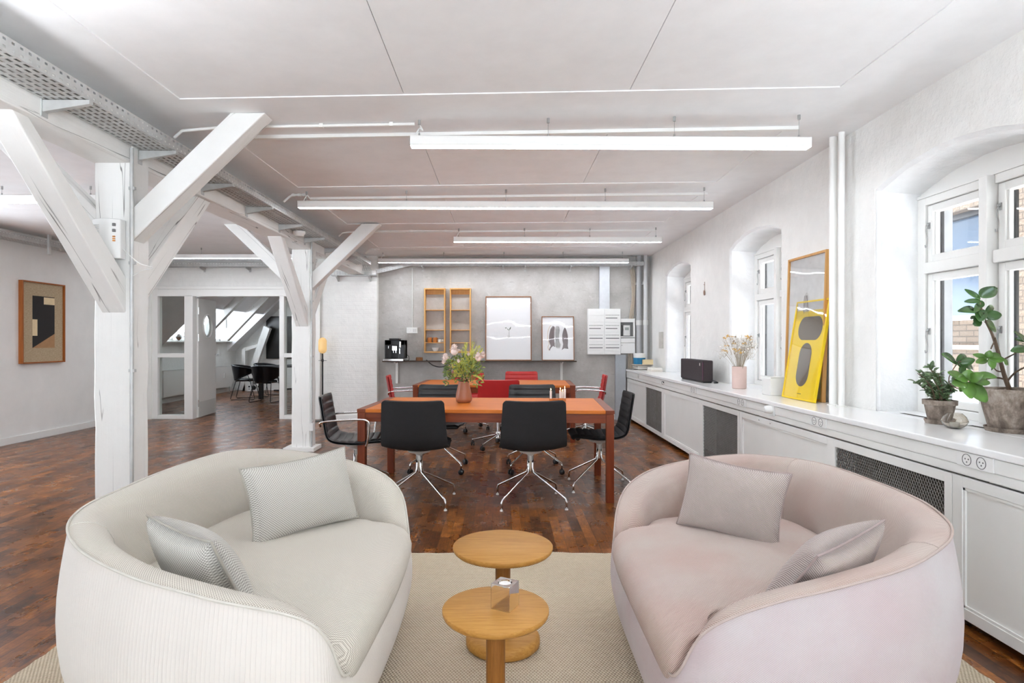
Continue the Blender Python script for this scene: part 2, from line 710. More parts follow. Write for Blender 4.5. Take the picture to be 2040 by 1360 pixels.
M['leather_r'] = simple('red leather', (196, 40, 36), 0.42, 0, 0.06, 12, 0.1, 160)
M['fabric_r'] = simple('red back leather', (176, 26, 26), 0.5, 0, 0.05, 12, 0.1, 160)
_p = NT('weathered terracotta')
_n1 = _p.noise(_p.coords(), 14, 6, .7, .6)
_n2 = _p.noise(_p.coords(scale=(1, 1, .35)), 34, 5, .7)
_c = _p.ramp(_p.math('ADD', _p.math('MULTIPLY', _n1, .6), _p.math('MULTIPLY', _n2, .4)), [(.38, lin((96, 84, 74))), (.5, lin((136, 122, 110))), (.64, lin((176, 164, 152)))])
M['pot'] = _p.fin(_c, .9, 0, _p.bump(_n2, .35, .004))
M['leaf'] = simple('dark green leaf', (60, 96, 46), 0.25, 0, 0.45, 9)
M['leaf2'] = simple('bright green leaf', (84, 122, 50), 0.3, 0, 0.4, 12)
M['leafj'] = simple('jade green leaf', (92, 116, 78), 0.35, 0, 0.35, 14)
M['stem'] = simple('brown stem', (96, 78, 62), 0.8, 0, 0.2, 30, 0.3)
M['diff'] = emis('led diffuser', (0.93, 0.978, 1.05), LAMP_POWER)

# ---------------------------------------------------------------- setting: floor
mb = MB()
mb.box(-8.2, 2.6, -4.0, 17.0, -0.10, 0.0)
struct(mb.build('floor', M['floor']))

# ---------------------------------------------------------------- setting: ceiling with shallow recessed boards
XL, XR = -1.84, 1.93
coffers = [(1.55, 3.44), (4.12, 5.43), (5.92, 7.16), (7.72, 8.96)]
xs = [-6.35, -4.2, -2.25, XL, -0.56, 0.73, XR, 2.44, 3.05]
ys = [-4.0, 1.55, 3.44, 3.65, 4.12, 5.43, 5.92, 7.16, 7.72, 8.96, 9.5, 10.02]
mb = MB()
DEP = 0.006


def cp(x, y, dz=0):
    return (x, y, ceil_z(x, y) + dz)


for i in range(len(xs) - 1):
    for j in range(len(ys) - 1):
        x0, x1, y0, y1 = xs[i], xs[i + 1], ys[j], ys[j + 1]
        inc = any(a <= y0 + 1e-6 and y1 <= b + 1e-6 for a, b in coffers) and XL - 1e-6 <= x0 and x1 <= XR + 1e-6
        if inc:
            g = 0.002
            xa, xb = x0 + (g if x0 > XL else 0), x1 - (g if x1 < XR else 0)
            mb.quad(cp(xa, y0, DEP), cp(xa, y1, DEP), cp(xb, y1, DEP), cp(xb, y0, DEP))
            for xx in (xa, xb):
                if xx not in (XL, XR):
                    mb.quad(cp(xx, y0, DEP), cp(xx, y1, DEP), cp(xx, y1, DEP + .015), cp(xx, y0, DEP + .015))
            if x0 > XL:
                mb.quad(cp(x0 - g, y0, DEP + .015), cp(x0 - g, y1, DEP + .015), cp(x0 + g, y1, DEP + .015), cp(x0 + g, y0, DEP + .015))
        else:
            mb.quad(cp(x0, y0), cp(x0, y1), cp(x1, y1), cp(x1, y0))
for a, b in coffers:
    mb.quad(cp(XL, a), cp(XL, b), cp(XL, b, DEP), cp(XL, a, DEP))
    mb.quad(cp(XR, a), cp(XR, b), cp(XR, b, DEP), cp(XR, a, DEP))
    cx_ = [XL, -0.56, 0.73, XR]
    for k in range(3):
        for yy in (a, b):
            mb.quad(cp(cx_[k], yy), cp(cx_[k + 1], yy), cp(cx_[k + 1], yy, DEP), cp(cx_[k], yy, DEP))
mb.box(-8.2, 3.05, -4.0, 17.2, 2.80, 2.95)
struct(mb.build('ceiling', M['ceil']))

# surface trunking on the ceiling
for (yy, xa, xb, where) in ((4.05, -1.75, 2.0, 'above the nearest hanging lamp'), (5.80, -1.85, 1.98, 'above the second hanging lamp'), (7.62, -1.7, 1.95, 'above the third hanging lamp')):
    mb = MB()
    zz = [ceil_z(xa, yy), ceil_z(xb, yy)]
    mb.add([(xa, yy, zz[0] - .022), (xb, yy, zz[1] - .022), (xb, yy + .04, zz[1] - .022), (xa, yy + .04, zz[0] - .022),
            (xa, yy, zz[0] + .004), (xb, yy, zz[1] + .004), (xb, yy + .04, zz[1] + .004), (xa, yy + .04, zz[0] + .004)],
           [(0, 1, 2, 3), (4, 7, 6, 5), (0, 4, 5, 1), (3, 2, 6, 7), (0, 3, 7, 4), (1, 5, 6, 2)])
    tag(mb.build('cable_trunking', M['trim'], bevel=.002), 'white flat cable trunking across the ceiling ' + where, 'trunking', 'cable trunkings on the ceiling')

# ---------------------------------------------------------------- right wall with arched niches
niches = [(-2.34, -1.14), (0.20, 1.40), (2.73, 3.93), (5.26, 6.46), (7.79, 8.98)]
WX, FX, OX, OX2 = 2.44, 2.70, 2.79, 2.91
SPR, RISE = 2.255, 0.105
ZT = 2.80


def arch(y, a, b):
    t = (y - (a + b) / 2) / ((b - a) / 2)
    return SPR + RISE * (1 - t * t)


rn = random.Random(3)
mb = MB()
edge = -4.0
NS = 18
for (a, b) in niches:
    mb.cur = 0
    mb.quad((WX, edge, 0), (WX, a, 0), (WX, a, ZT), (WX, edge, ZT))
    edge = b
    mb.quad((WX, a, 0), (WX, b, 0), (WX, b, .80), (WX, a, .80))
    yy = [a + (b - a) * k / NS for k in range(NS + 1)]
    zz = [arch(y, a, b) + rn.uniform(-.004, .004) for y in yy]
    rx = .022   # rounded arris
    for k in range(NS):
        mb.cur = 0
        mb.quad((WX, yy[k], zz[k] + rx), (WX, yy[k + 1], zz[k + 1] + rx), (WX, yy[k + 1], ZT), (WX, yy[k], ZT))
        mb.cur = 1
        mb.quad((WX, yy[k], zz[k] + rx), (WX, yy[k + 1], zz[k + 1] + rx), (WX + rx, yy[k + 1], zz[k + 1]), (WX + rx, yy[k], zz[k]))
        mb.quad((WX + rx, yy[k], zz[k]), (WX + rx, yy[k + 1], zz[k + 1]), (OX, yy[k + 1], zz[k + 1] - .03), (OX, yy[k], zz[k] - .03))
    n = 26
    for (ye, sg) in ((a, 1), (b, -1)):
        zt = zz[0] if ye == a else zz[-1]
        zs = [.80 + (zt + rx - .80) * q / n for q in range(n + 1)]
        js = [rn.uniform(-.004, .004) for q in range(n + 1)]
        js[0] = js[-1] = 0
        for q in range(n):
            mb.cur = 1
            mb.quad((WX - .001, ye + (js[q] - .012) * sg, zs[q]), (WX - .001, ye + (js[q + 1] - .012) * sg, zs[q + 1]), (WX + rx, ye + .012 * sg, zs[q + 1]), (WX + rx, ye + .012 * sg, zs[q]))
            mb.quad((WX + rx, ye + .012 * sg, zs[q]), (WX + rx, ye + .012 * sg, zs[q + 1]), (OX, ye + .022 * sg, zs[q + 1]), (OX, ye + .022 * sg, zs[q]))
    mb.cur = 1
    mb.quad((WX, a, .80), (WX, b, .80), (OX, b, .80), (OX, a, .80))
    # outer reveal, grey brick
    mb.cur = 2
    ya, yb = a + .04, b - .04
    mb.quad((OX, ya, .78), (OX, ya, 2.24), (OX2, ya, 2.24), (OX2, ya, .78))
    mb.quad((OX, yb, .78), (OX, yb, 2.24), (OX2, yb, 2.24), (OX2, yb, .78))
    mb.quad((OX, ya, 2.24), (OX, yb, 2.24), (OX2, yb, 2.24), (OX2, ya, 2.24))
    mb.quad((OX, ya, .83), (OX, yb, .83), (OX2 + .05, yb, .80), (OX2 + .05, ya, .80))
    # outer skin strips beside and above/below
mb.cur = 0
mb.quad((WX, edge, 0), (WX, 10.1, 0), (WX, 10.1, ZT), (WX, edge, ZT))
mb.cur = 2
e = -4.0
for (a, b) in niches:
    mb.quad((OX2, e, 0), (OX2, a + .04, 0), (OX2, a + .04, ZT), (OX2, e, ZT))
    mb.quad((OX2, a + .04, 2.24), (OX2, b - .04, 2.24), (OX2, b - .04, ZT), (OX2, a + .04, ZT))
    mb.quad((OX2, a + .04, 0), (OX2, b - .04, 0), (OX2, b - .04, .78), (OX2, a + .04, .78))
    e = b - .04
mb.quad((OX2, e, 0), (OX2, 10.1, 0), (OX2, 10.1, ZT), (OX2, e, ZT))
M['reveal'] = simple('grey outer reveal', (150, 150, 148), 0.85, 0, 0.08, 12, 0.3, 30)
struct(mb.build('wall_right', [M['wall'], M['niche'], M['reveal']]))

# windows
M['hook'] = simple('steel window hook', (165, 165, 163), 0.4, .5)


def window(idx, a, b):
    r = bpy.data.objects.new('window_%d' % idx, None)
    C.objects.link(r)
    r.location = (FX, (a + b) / 2, .83)
    r['kind'] = 'structure'
    hw = (b - a) / 2
    x0, x1 = 0.0, .08
    zt = 1.37     # top of frame above root (2.20)
    zb = 0.0
    zm0, zm1 = .885, .955   # transom
    fr = MB()
    fr.box(x0, x1, -hw + .015, -hw + .085, zb, zt)
    fr.box(x0, x1, hw - .085, hw - .015, zb, zt)
    fr.box(x0 - .045, x1, -.028, .028, zb + .001, zt - .001)
    fr.box(x0 - .012, x1, -hw + .085, -.028, zm0, zm1)
    fr.box(x0 - .012, x1, .028, hw - .085, zm0, zm1)
    fr.box(x0, x1, -hw + .085, -.028, zt - .05, zt)
    fr.box(x0, x1, .028, hw - .085, zt - .05, zt)
    fr.box(x0 - .01, x1, -hw + .085, -.028, zb, zb + .05)
    fr.box(x0 - .01, x1, .028, hw - .085, zb, zb + .05)
    fr.build('frame', M['trim'], r, bevel=.004)
    # arched infill board above the frame
    n = 12
    pts = []
    for q in range(n + 1):
        y = -hw + .01 + (2 * hw - .02) * q / n
        pts.append((y, arch(y + (a + b) / 2, a, b) - .83 - .01))
    poly = [(-hw + .01, zt), (hw - .01, zt)] + pts[::-1]
    mm = MB()
    mm.prism(poly, 0, .02, .07)
    mm.box(-.006, .03, -hw + .01, hw - .01, zt, zt + .018)
    mm.build('infill_board', M['trim'], r)
    # casements
    for (ya, yb) in ((-hw + .085, -.032), (.032, hw - .085)):
        for (za, zb2, up) in ((.05, zm0, 0), (zm1, zt - .05, 1)):
            c = MB()
            s_ = .048
            c.box(.015, .065, ya + .003, ya + s_, za + .003, zb2 - .003)
            c.box(.015, .065, yb - s_, yb - .003, za + .003, zb2 - .003)
            c.box(.015, .065, ya + s_, yb - s_, za + .003, za + s_)
            c.box(.015, .065, ya + s_, yb - s_, zb2 - s_, zb2 - .003)
            # inner glazing bead, stepped
            c.box(.03, .05, ya + s_, ya + s_ + .012, za + s_, zb2 - s_)
            c.box(.03, .05, yb - s_ - .012, yb - s_, za + s_, zb2 - s_)
            co = c.build('casement', M['trim'], r, bevel=.003)
            k_ = MB()
            k_.box(.0655, .078, ya + s_ - .004, ya + s_ + .014, za + s_, zb2 - s_)
            k_.box(.0655, .078, yb - s_ - .014, yb - s_ + .004, za + s_, zb2 - s_)
            k_.build('outer_sash', M['dark'], co)
            g = MB()
            g.box(.039, .043, ya + s_ + .002, yb - s_ - .002, za + s_, zb2 - s_)
            g.build('pane', M['glass'], co)
            # stay hook, hanging
            yh = yb - .022 if ya < 0 else ya + .02
            for yh in ((ya + .02), (yb - .022)):
                zh = (za + zb2) / 2 + .05
                h = MB()
                h.box(.008, .016, yh - .007, yh + .007, zh - .018, zh + .022)
                h.sphere((.0, yh, zh + .008), .009, 8, 6)
                h.tube([(.0, yh, zh), (-.006, yh + .004, zh - .03), (-.004, yh - .006, zh - .08), (-.004, yh - .002, zh - .125), (-.004, yh + .012, zh - .135), (-.004, yh + .016, zh - .118)], .0028, 6, smooth=4)
                h.build('hook', M['hook'], co, smooth=True)
    return r


for i, (a, b) in enumerate(niches):
    window(i + 1, a, b)

# ---------------------------------------------------------------- other walls
LX = -6.15
mb = MB()
lwn = [(3.7, 4.7), (5.6, 6.5)]  # window openings added out of view to let in more light
ye = -4.0
for (ya, yb) in lwn + [(10.1, 10.1)]:
    mb.box(LX - .12, LX, ye, ya, 0, 2.8)
    if yb > ya:
        mb.box(LX - .12, LX, ya, yb, 0, .06)
        mb.box(LX - .12, LX, ya, yb, 2.62, 2.8)
    ye = yb
struct(mb.build('wall_left', M['wall_smooth']))
mb = MB()
for (ya, yb) in lwn:
    for q in range(3):
        yy = ya + (yb - ya) * q / 2
        mb.box(LX - .09, LX - .03, yy - .03, yy + .03, .06, 2.62)
struct(mb.build('window_8', M['trim']))
# back wall, raw grey part
struct(MB().box(-2.06, 2.46, 9.95, 10.1, 0, 2.8).build('wall_back', M['conc']))
# back wall, white part with the glazed opening
mb = MB()
mb.box(LX, -5.80, 9.98, 10.12, 0, 2.8)
mb.box(-5.80, -3.05, 9.98, 10.12, 2.17, 2.8)
mb.box(-3.05, -2.0, 9.98, 10.12, 0, 2.8)
mb.box(-2.735, -2.04, 9.83, 9.98, 0, 2.8)
mb.cur = 0
struct(mb.build('wall_back_left', M['wall_brick']))
# wall behind the camera with tall windows added out of view to light the room
FY = -4.0
mb = MB()
fw = [(-5.3, -4.2), (-0.9, 0.2), (1.0, 2.1)]
xe = -6.15
for (x0, x1) in fw + [(2.44, 2.44)]:
    mb.box(xe, x0, FY - .1, FY, 0, 2.8)
    if x1 > x0:
        mb.box(x0, x1, FY - .1, FY, 0, .06)
        mb.box(x0, x1, FY - .1, FY, 2.64, 2.8)
    xe = x1
struct(mb.build('wall_front', M['wall_smooth']))
mb = MB()
for (x0, x1) in fw:
    for q in range(3):
        xa = x0 + (x1 - x0) * q / 2
        mb.box(xa - .03, xa + .03, FY - .08, FY - .03, .06, 2.64)
struct(mb.build('window_6', M['trim']))


def portal(loc, rot, sx, sy):
    d = bpy.data.lights.new('window_portal', 'AREA')
    d.shape = 'RECTANGLE'
    d.size, d.size_y = sx, sy
    d.cycles.is_portal = True
    o = bpy.data.objects.new('window_portal', d)
    C.objects.link(o)
    o.location = loc
    o.rotation_euler = rot


portal((-1.6, FY - .12, 1.35), (R(90), 0, 0), 7.6, 2.6)
portal((LX - .14, 5.1, 1.35), (R(90), 0, R(-90)), 3.5, 2.6)
for (a, b) in niches[1:]:
    portal((OX2 + .02, (a + b) / 2, 1.5), (R(90), 0, R(90)), 1.2, 1.5)
portal((-7.05 - .12, 13.8, 1.64), (R(90), 0, R(-90)), 3.2, .7)

# baseboards
struct(MB().box(LX, LX + .018, -4.0, 9.98, 0, .09).build('baseboard_left', M['trim'], bevel=.003))
struct(MB().box(-3.1, -2.735, 9.955, 9.98, 0, .09).box(-2.735, -2.04, 9.805, 9.83, 0, .09).box(-2.04, 2.03, 9.925, 9.95, 0, .09).build('baseboard_back', M['trim'], bevel=.003))

# ---------------------------------------------------------------- meeting room beyond the partition
YP = 10.0
MW = -7.05
mb = MB()
mb.box(MW - .1, MW, 10.12, 15.95, 0, 1.285)
mb.box(MW - .1, MW, 10.12, 12.2, 1.285, 2.8)
mb.box(MW - .1, MW, 15.44, 15.95, 1.285, 2.8)
mb.box(MW, LX - .0, 10.02, 10.12, 0, 2.8)
struct(mb.build('wall_meeting_left', M['wall']))
struct(MB().box(MW - .1, -2.0, 15.95, 16.1, 0, 2.8).build('wall_meeting_back', M['wall_brick']))
struct(MB().box(-2.1, -2.0, 10.12, 15.95, 0, 2.8).build('wall_meeting_right', M['wall']))
struct(MB().box(MW, MW + .02, 10.12, 15.95, 0, .09).box(MW, -2.1, 15.93, 15.95, 0, .10).build('baseboard_meeting', M['trim']))
# sloping ceiling each side of the dormer, and the far cheek
mb = MB()


def slope_x(z):
    return MW + (z - 1.04) / 0.96


for (y0, y1) in ((10.12, 12.2), (15.44, 15.95)):
    poly = [(slope_x(1.04), 1.04), (slope_x(2.66), 2.66), (slope_x(2.66) - .1, 2.8), (MW, 2.8), (MW - .02, 1.04)]
    mb.prism(poly, 1, y0, y1)
mb.box(slope_x(2.62), -2.05, 10.12, 15.95, 2.66, 2.8)
mb.box(MW, slope_x(2.66) + .02, 12.2, 15.44, 2.60, 2.8)
struct(mb.build('ceiling_meeting', M['ceil']))
# dormer: white boards between the rafters above the window head
mb = MB()
mb.prism([(slope_x(1.98) - .06, 1.98), (slope_x(2.66) - .06, 2.66), (slope_x(2.66) - .16, 2.72), (slope_x(1.98) - .16, 2.04)], 1, 12.2, 15.44)
mb.box(MW - .1, slope_x(1.98) - .04, 12.2, 15.44, 1.98, 2.04)
mb.box(MW - .1, MW, 12.2, 15.44, 2.0, 2.8)
struct(mb.build('ceiling_dormer', M['ceil']))
# dormer window: sill and glazing
struct(MB().box(MW - .02, MW + .14, 12.2, 15.44, 1.27, 1.30).build('trim_5', M['trim'], bevel=.004))
r = bpy.data.objects.new('window_7', None)
C.objects.link(r)
r.location = (MW, 13.8, 1.3)
r['kind'] = 'structure'
mb = MB()
for q in range(5):
    y = -1.6 + 3.2 * q / 4
    mb.box(-.08, -.02, y - .03, y + .03, 0, .68)
mb.box(-.08, -.02, -1.6, 1.6, 0, .05).box(-.08, -.02, -1.6, 1.6, .62, .68)
mb.build('frame', M['trim'], r)
MB().box(-.052, -.048, -1.6, 1.6, .05, .62).build('pane', M['glass'], r)
# rafters across the dormer
for (yy, lb) in ((13.2, 'white rafter nearer the door in the meeting room dormer'), (14.4, 'white rafter further from the door in the meeting room dormer')):
    mb = MB()
    mb.prism([(slope_x(1.35), 1.30), (slope_x(1.5) + .0, 1.30), (slope_x(2.62) + .1, 2.62), (slope_x(2.62) - .08, 2.62), (slope_x(1.35) - .05, 1.42)], 1, yy, yy + .13)
    tag(mb.build('rafter', M['timbery'], bevel=.006), lb, 'rafter', 'rafters in the meeting room')
mb = MB()
mb.prism([(-6.75, 0.0), (-6.60, 0.0), (-6.02, 1.62), (-6.18, 1.70)], 1, 15.62, 15.76)
mb.box(-6.75, -6.66, 15.62, 15.76, 0, 1.1)
mb.prism([(-6.72, 1.02), (-6.28, 1.16), (-6.28, 1.23), (-6.72, 1.13)], 1, 15.64, 15.75)
tag(mb.build('leaning_strut', M['timberz'], bevel=.006), 'white leaning timber strut beside the black wall screen', 'strut')

# glazed partition: frame is fixed, door leaf swings away
pr = bpy.data.objects.new('door_1', None)
C.objects.link(pr)
pr.location = (-4.4, YP, 0)
pr['kind'] = 'structure'
ox = 4.4
mb = MB()
y0, y1 = -.05, .09


def fb(xa, xb, za, zb, ya=y0, yb=y1):
    mb.box(xa + ox, xb + ox, ya, yb, za, zb)


fb(-5.80, -5.69, 0, 2.17)
fb(-5.25, -5.11, 0, 2.05)
fb(-3.68, -3.60, 0, 2.05)
fb(-3.20, -3.05, 0, 2.17)
fb(-5.69, -3.20, 2.03, 2.17)
fb(-5.69, -5.25, 1.02, 1.09)
fb(-3.60, -3.20, 1.02, 1.09)
fb(-5.69, -5.25, 0, .07)
fb(-3.60, -3.20, 0, .07)
mb.build('frame', M['trim'], pr, bevel=.006)
mb = MB()
fb(-5.86, -3.0, 2.15, 2.19, -.075, -.05)
fb(-5.86, -5.78, 0, 2.15, -.075, -.05)
fb(-3.07, -3.0, 0, 2.15, -.075, -.05)
mb.build('architrave', M['trim'], pr, bevel=.004)
for (xa, xb) in ((-5.69, -5.25), (-3.60, -3.20)):
    for (za, zb) in ((.07, 1.02), (1.09, 2.03)):
        mb = MB()
        mb.box(xa + ox, xb + ox, .015, .021, za, zb)
        mb.build('pane', M['frost'], pr)
# leaf with porthole, built in local frame then turned
leaf = bpy.data.objects.new('door_2', None)
C.objects.link(leaf)
leaf.location = (-5.09, 10.10, 0)
leaf.rotation_euler = (0, 0, R(96))
leaf['kind'] = 'structure'
mb = MB()
W_, H_, T_ = .80, 2.0, .04
pc = (.40, 1.55)
pr_ = .20
N = 40
ring, outer = [], []
for k in range(N):
    th = 2 * PI * k / N
    c_, s_ = math.cos(th), math.sin(th)
    ring.append((pc[0] + pr_ * c_, pc[1] + pr_ * s_))
    tx = ((W_ - pc[0]) if c_ > 0 else pc[0]) / max(abs(c_), 1e-6)
    tz = .40 / max(abs(s_), 1e-6)
    t = min(tx, tz)
    outer.append((pc[0] + t * c_, pc[1] + t * s_))
for yy in (0, T_):
    vs = [(p[0], yy, p[1]) for p in ring] + [(p[0], yy, p[1]) for p in outer]
    mb.add(vs, [(k, (k + 1) % N, N + (k + 1) % N, N + k) for k in range(N)])
vs = [(p[0], 0, p[1]) for p in ring] + [(p[0], T_, p[1]) for p in ring]
mb.add(vs, [(k, (k + 1) % N, N + (k + 1) % N, N + k) for k in range(N)])
mb.box(0, W_, 0, T_, .01, 1.15)
mb.box(0, W_, 0, T_, 1.95, 2.01)
mb.box(-.001, 0.001, 0, T_, 1.15, 1.95)
mb.box(W_ - .001, W_, 0, T_, 1.15, 1.95)
mb.build('panel', M['trim'], leaf)
# corner pieces between ring fan and rectangle
mb = MB()
mb.tube([(pc[0] + (pr_) * math.cos(2 * PI * k / 40), -.004, pc[1] + pr_ * math.sin(2 * PI * k / 40)) for k in range(40)], .014, 8, closed=True)
mb.build('porthole_ring', M['trim'], leaf, smooth=True)
mb = MB()
mb.lathe([(0, 0), (pr_, 0), (pr_, .006), (0, .006)], 40, (pc[0], .02, pc[1]), Matrix.Rotation(R(90), 3, 'X'))
mb.build('porthole_glass', M['frost'], leaf)
MB().box(.02, .78, -.004, 0, .02, .27).build('kick_plate', M['plastic_g'], leaf)
mb = MB()
mb.tube([(.74, 0, 1.05), (.74, -.06, 1.05), (.64, -.06, 1.05)], .009, 8)
mb.tube([(.74, .04, 1.05), (.74, .10, 1.05), (.64, .10, 1.05)], .009, 8)
mb.build('handle', M['chrome'], leaf, smooth=True)
for z in (.25, 1.35, 1.8):
    mb = MB()
    mb.tube([(-.012, -.004, z - .06), (-.012, -.004, z + .06)], .011, 8)
    mb.box(-.012, .03, -.003, 0, z - .05, z + .05)
    mb.build('hinge', M['chrome'], leaf, smooth=True)

# ---------------------------------------------------------------- outside: facade across the yard
def facade_mat():
    m = NT('pale rough brick')
    cx = m.n('ShaderNodeTexCoord')
    sx = m.n('ShaderNodeSeparateXYZ')
    m.l(cx.outputs['Object'], sx.inputs[0])
    cb = m.n('ShaderNodeCombineXYZ')
    m.l(sx.outputs['Y'], cb.inputs[0])
    m.l(sx.outputs['Z'], cb.inputs[1])
    br = m.n('ShaderNodeTexBrick')
    br.inputs['Scale'].default_value = 1.0
    br.inputs['Brick Width'].default_value = 0.24
    br.inputs['Row Height'].default_value = 0.075
    br.inputs['Mortar Size'].default_value = 0.008
    br.inputs['Color1'].default_value = lin((112, 98, 84))
    br.inputs['Color2'].default_value = lin((98, 85, 72))
    br.inputs['Mortar'].default_value = lin((78, 68, 58))
    m.l(cb.outputs[0], br.inputs['Vector'])
    n = m.noise(m.coords(), 30, 4)
    return m.fin(br.outputs['Color'], 0.9, 0, m.bump(m.math('SUBTRACT', n, br.outputs['Fac']), 0.8, 0.02))


M['facade'] = facade_mat()
fac = thing('neighbour_building', (6.0, 8.5, 0), 'pale brick building with a dark window seen through the nearest window', 'building')
mb = MB()
FXB = 0.0
mb.box(0, .5, -12, -1.45, -3, 6)
mb.box(0, .5, -1.45, 1.8, -3, 1.60)
mb.box(0, .5, -1.45, 1.8, 3.0, 6)
mb.box(0, .5, 1.8, 14, -3, 6)
mb.build('brick_wall', M['facade'], fac)
M['dkgl'] = NT('window glass with painted sky tone').fin(lin((66, 80, 96)), .08, 0, None, spec=.35)  # blue grey base colour stands in for the reflected sky
MB().box(.22, .25, -1.45, 1.8, 1.60, 3.0).build('window_glass', M['dkgl'], fac)
B('window_frame', M['dark'], fac, (.14, .22, -1.45, 1.8, 2.93, 3.0), (.14, .22, -1.45, -1.38, 1.6, 3.0), (.14, .22, .2, .27, 1.6, 3.0), (.14, .22, 1.73, 1.8, 1.6, 3.0))
B('window_sill', M['trim'], fac, (-.08, .22, -1.5, 1.85, 1.56, 1.62))
B('ledge', simple('sandstone ledge', (150, 134, 118), .9), fac, (-.03, .0, -12, 14, 1.18, 1.24))
M['roofg'] = simple('pale roofing sheet', (228, 229, 231), .9, 0, .08, 4)

tag(MB().box(3.1, 6.0, -6, 20, .2, .66).build('courtyard_roof', M['roofg']), 'pale flat roof outside just below the windows', 'roof')

# ---------------------------------------------------------------- timber posts, braces, beam
PX0, PX1 = -2.475, -2.245
post_y = [(-3.25, -3.07), (0.20, 0.38), (3.65, 3.83), (7.08, 7.26)]
desc = {2: ('white cracked timber post nearest the camera, between the two grey sofa and the painting wall', None),
        3: ('white timber post standing on a small plinth beside the black floor lamp', None)}
labels = ['white timber post behind the camera, furthest from the grey wall', 'white timber post behind the left sofa out of frame',
          'thick cracked white timber post rising behind the left sofa', 'white timber post on a small plinth left of the dining tables']
for k, (ya, yb) in enumerate(post_y):
    if k < 2:
        continue
    t = thing('timber_post', (-2.36, (ya + yb) / 2, 0), labels[k], 'post')
    hx, hy = .115, (yb - ya) / 2
    mb = MB()
    # slightly irregular hewn shaft
    rr = random.Random(k)
    n = 14
    off = [(rr.uniform(-.005, .005), rr.uniform(-.005, .005), rr.uniform(-.004, .004), rr.uniform(-.004, .004)) for _ in range(n + 1)]
    vs = []
    for q in range(n + 1):
        z = 2.66 * q / n
        a_, b_, c_, d_ = off[q]
        e = .012
        X0, X1, Y0, Y1 = -hx + a_, hx + b_, -hy + c_, hy + d_
        for (x, y) in ((X0 + e, Y0), (X1 - e, Y0), (X1, Y0 + e), (X1, Y1 - e), (X1 - e, Y1), (X0 + e, Y1), (X0, Y1 - e), (X0, Y0 + e)):
            vs.append((x, y, z))
    fs = []
    for q in range(n):
        for j in range(8):
            fs.append((q * 8 + j, q * 8 + (j + 1) % 8, q * 8 + 8 + (j + 1) % 8, q * 8 + 8 + j))
    mb.add(vs, fs)
    mb.build('shaft', M['timberz'], t)
    w2 = .0725

    def brace(poly, axis, a, b, mt_):
        m_ = MB()
        m_.prism(poly, axis, a, b)
        m_.build('brace', M[mt_], t, bevel=.007)
    # along the beam, both ways
    cx_ = .0075
    near = [(-hy + .01, 1.45), (-hy + .01, 1.67), (-hy - .755, 2.375), (-hy - .86, 2.375)]
    brace(near, 0, cx_ - w2, cx_ + w2, 'brace_n')
    far = [(hy - .01, 1.50), (hy - .01, 1.70), (hy + .68, 2.375), (hy + .89, 2.375)]
    brace(far, 0, cx_ - w2, cx_ + w2, 'brace_f')
    # across, up to the ceiling on both sides
    rt = [(hx - .01, 1.885), (hx - .01, 2.08), (hx + .60, 2.672), (hx + .81, 2.672)]
    brace(rt, 1, -hy, -hy + .13, 'brace_r')
    lf = [(-x, z) for (x, z) in rt][::-1]
    brace(lf, 1, -hy + .02, -hy + .15, 'brace_l')
    if k == 3:
        MB().box(-.19, .17, -.16, .14, 0, .045).build('plinth', M['trim'], t, bevel=.003)

mb = MB()
rr = random.Random(5)
n = 40
vs = []
for q in range(n + 1):
    y = -4.0 + 13.97 * q / n
    a_, b_, c_ = rr.uniform(-.005, .005), rr.uniform(-.004, .004), rr.uniform(-.006, .006)
    vs += [(PX0 + a_, y, 2.37 + c_), (PX1 + b_, y, 2.37 + c_), (PX1 + b_, y, 2.64), (PX0 + a_, y, 2.64)]
fs = []
for q in range(n):
    for j in range(4):
        fs.append((q * 4 + j, q * 4 + (j + 1) % 4, q * 4 + 4 + (j + 1) % 4, q * 4 + 4 + j))
mb.add(vs, fs)
tag(mb.build('timber_beam', M['timbery'], bevel=.008), 'long white timber beam carried by the posts under the ceiling', 'beam')

# conduits on the posts
for (y, z1, lb) in ((3.632, 2.45, 'thin steel conduit on the thick cracked post'), (7.062, 2.45, 'thin steel conduit on the post left of the dining tables')):
    t = thing('cable_conduit', (-2.232, y, 0), lb, 'conduit', group=None)
    mb = MB()
    mb.tube([(0, 0, 0.05), (0, 0, z1)], .011, 10)
    mb.build('pipe', M['galv'], t, smooth=True)
    for z in (.35, 1.1, 1.75, 2.2):
        MB().box(-.018, .018, -.004, .016, z, z + .018).build('clip', M['galv'], t)
MBs = MB()
MBs.box(-2.245, -2.205, 7.03, 7.09, .24, .33)
tag(MBs.build('junction_box', M['plastic_w'], bevel=.004), 'small white junction box low on the post by the dining tables', 'junction box')

# air sensor box on the near post
t = thing('room_sensor', (-2.36, 3.645, 1.78), 'white rounded ventilation control box high on the thick cracked post', 'control box')
mb = MB()
n = 10
poly = [(-.085, 0)] + [(-.085 + .17 * q / n, -.05 - .035 * math.sin(PI * q / n)) for q in range(n + 1)] + [(.085, 0)]
mb.prism(poly, 2, 0, .235)
mb.build('case', M['plastic_w'], t, bevel=.004, smooth=True)
mb = MB()
for q in range(12):
    mb.box(-.060, -.022, -.0755 - .006, -.060, .06 + q * .012, .066 + q * .012)
mb.build('vent_slots', M['plastic_g'], t)
mb = MB()
for (z) in (.19, .155):
    mb.box(.048, .064, -.076, -.06, z, z + .018)
mb.build('button', simple('grey button', (120, 120, 120), .4), t, bevel=.003)
mb = MB()
for z in (.125, .112, .10):
    mb.box(.05, .062, -.074, -.06, z, z + .007)
mb.build('indicator', simple('orange marks', (226, 150, 70), .4), t)
mb = MB()
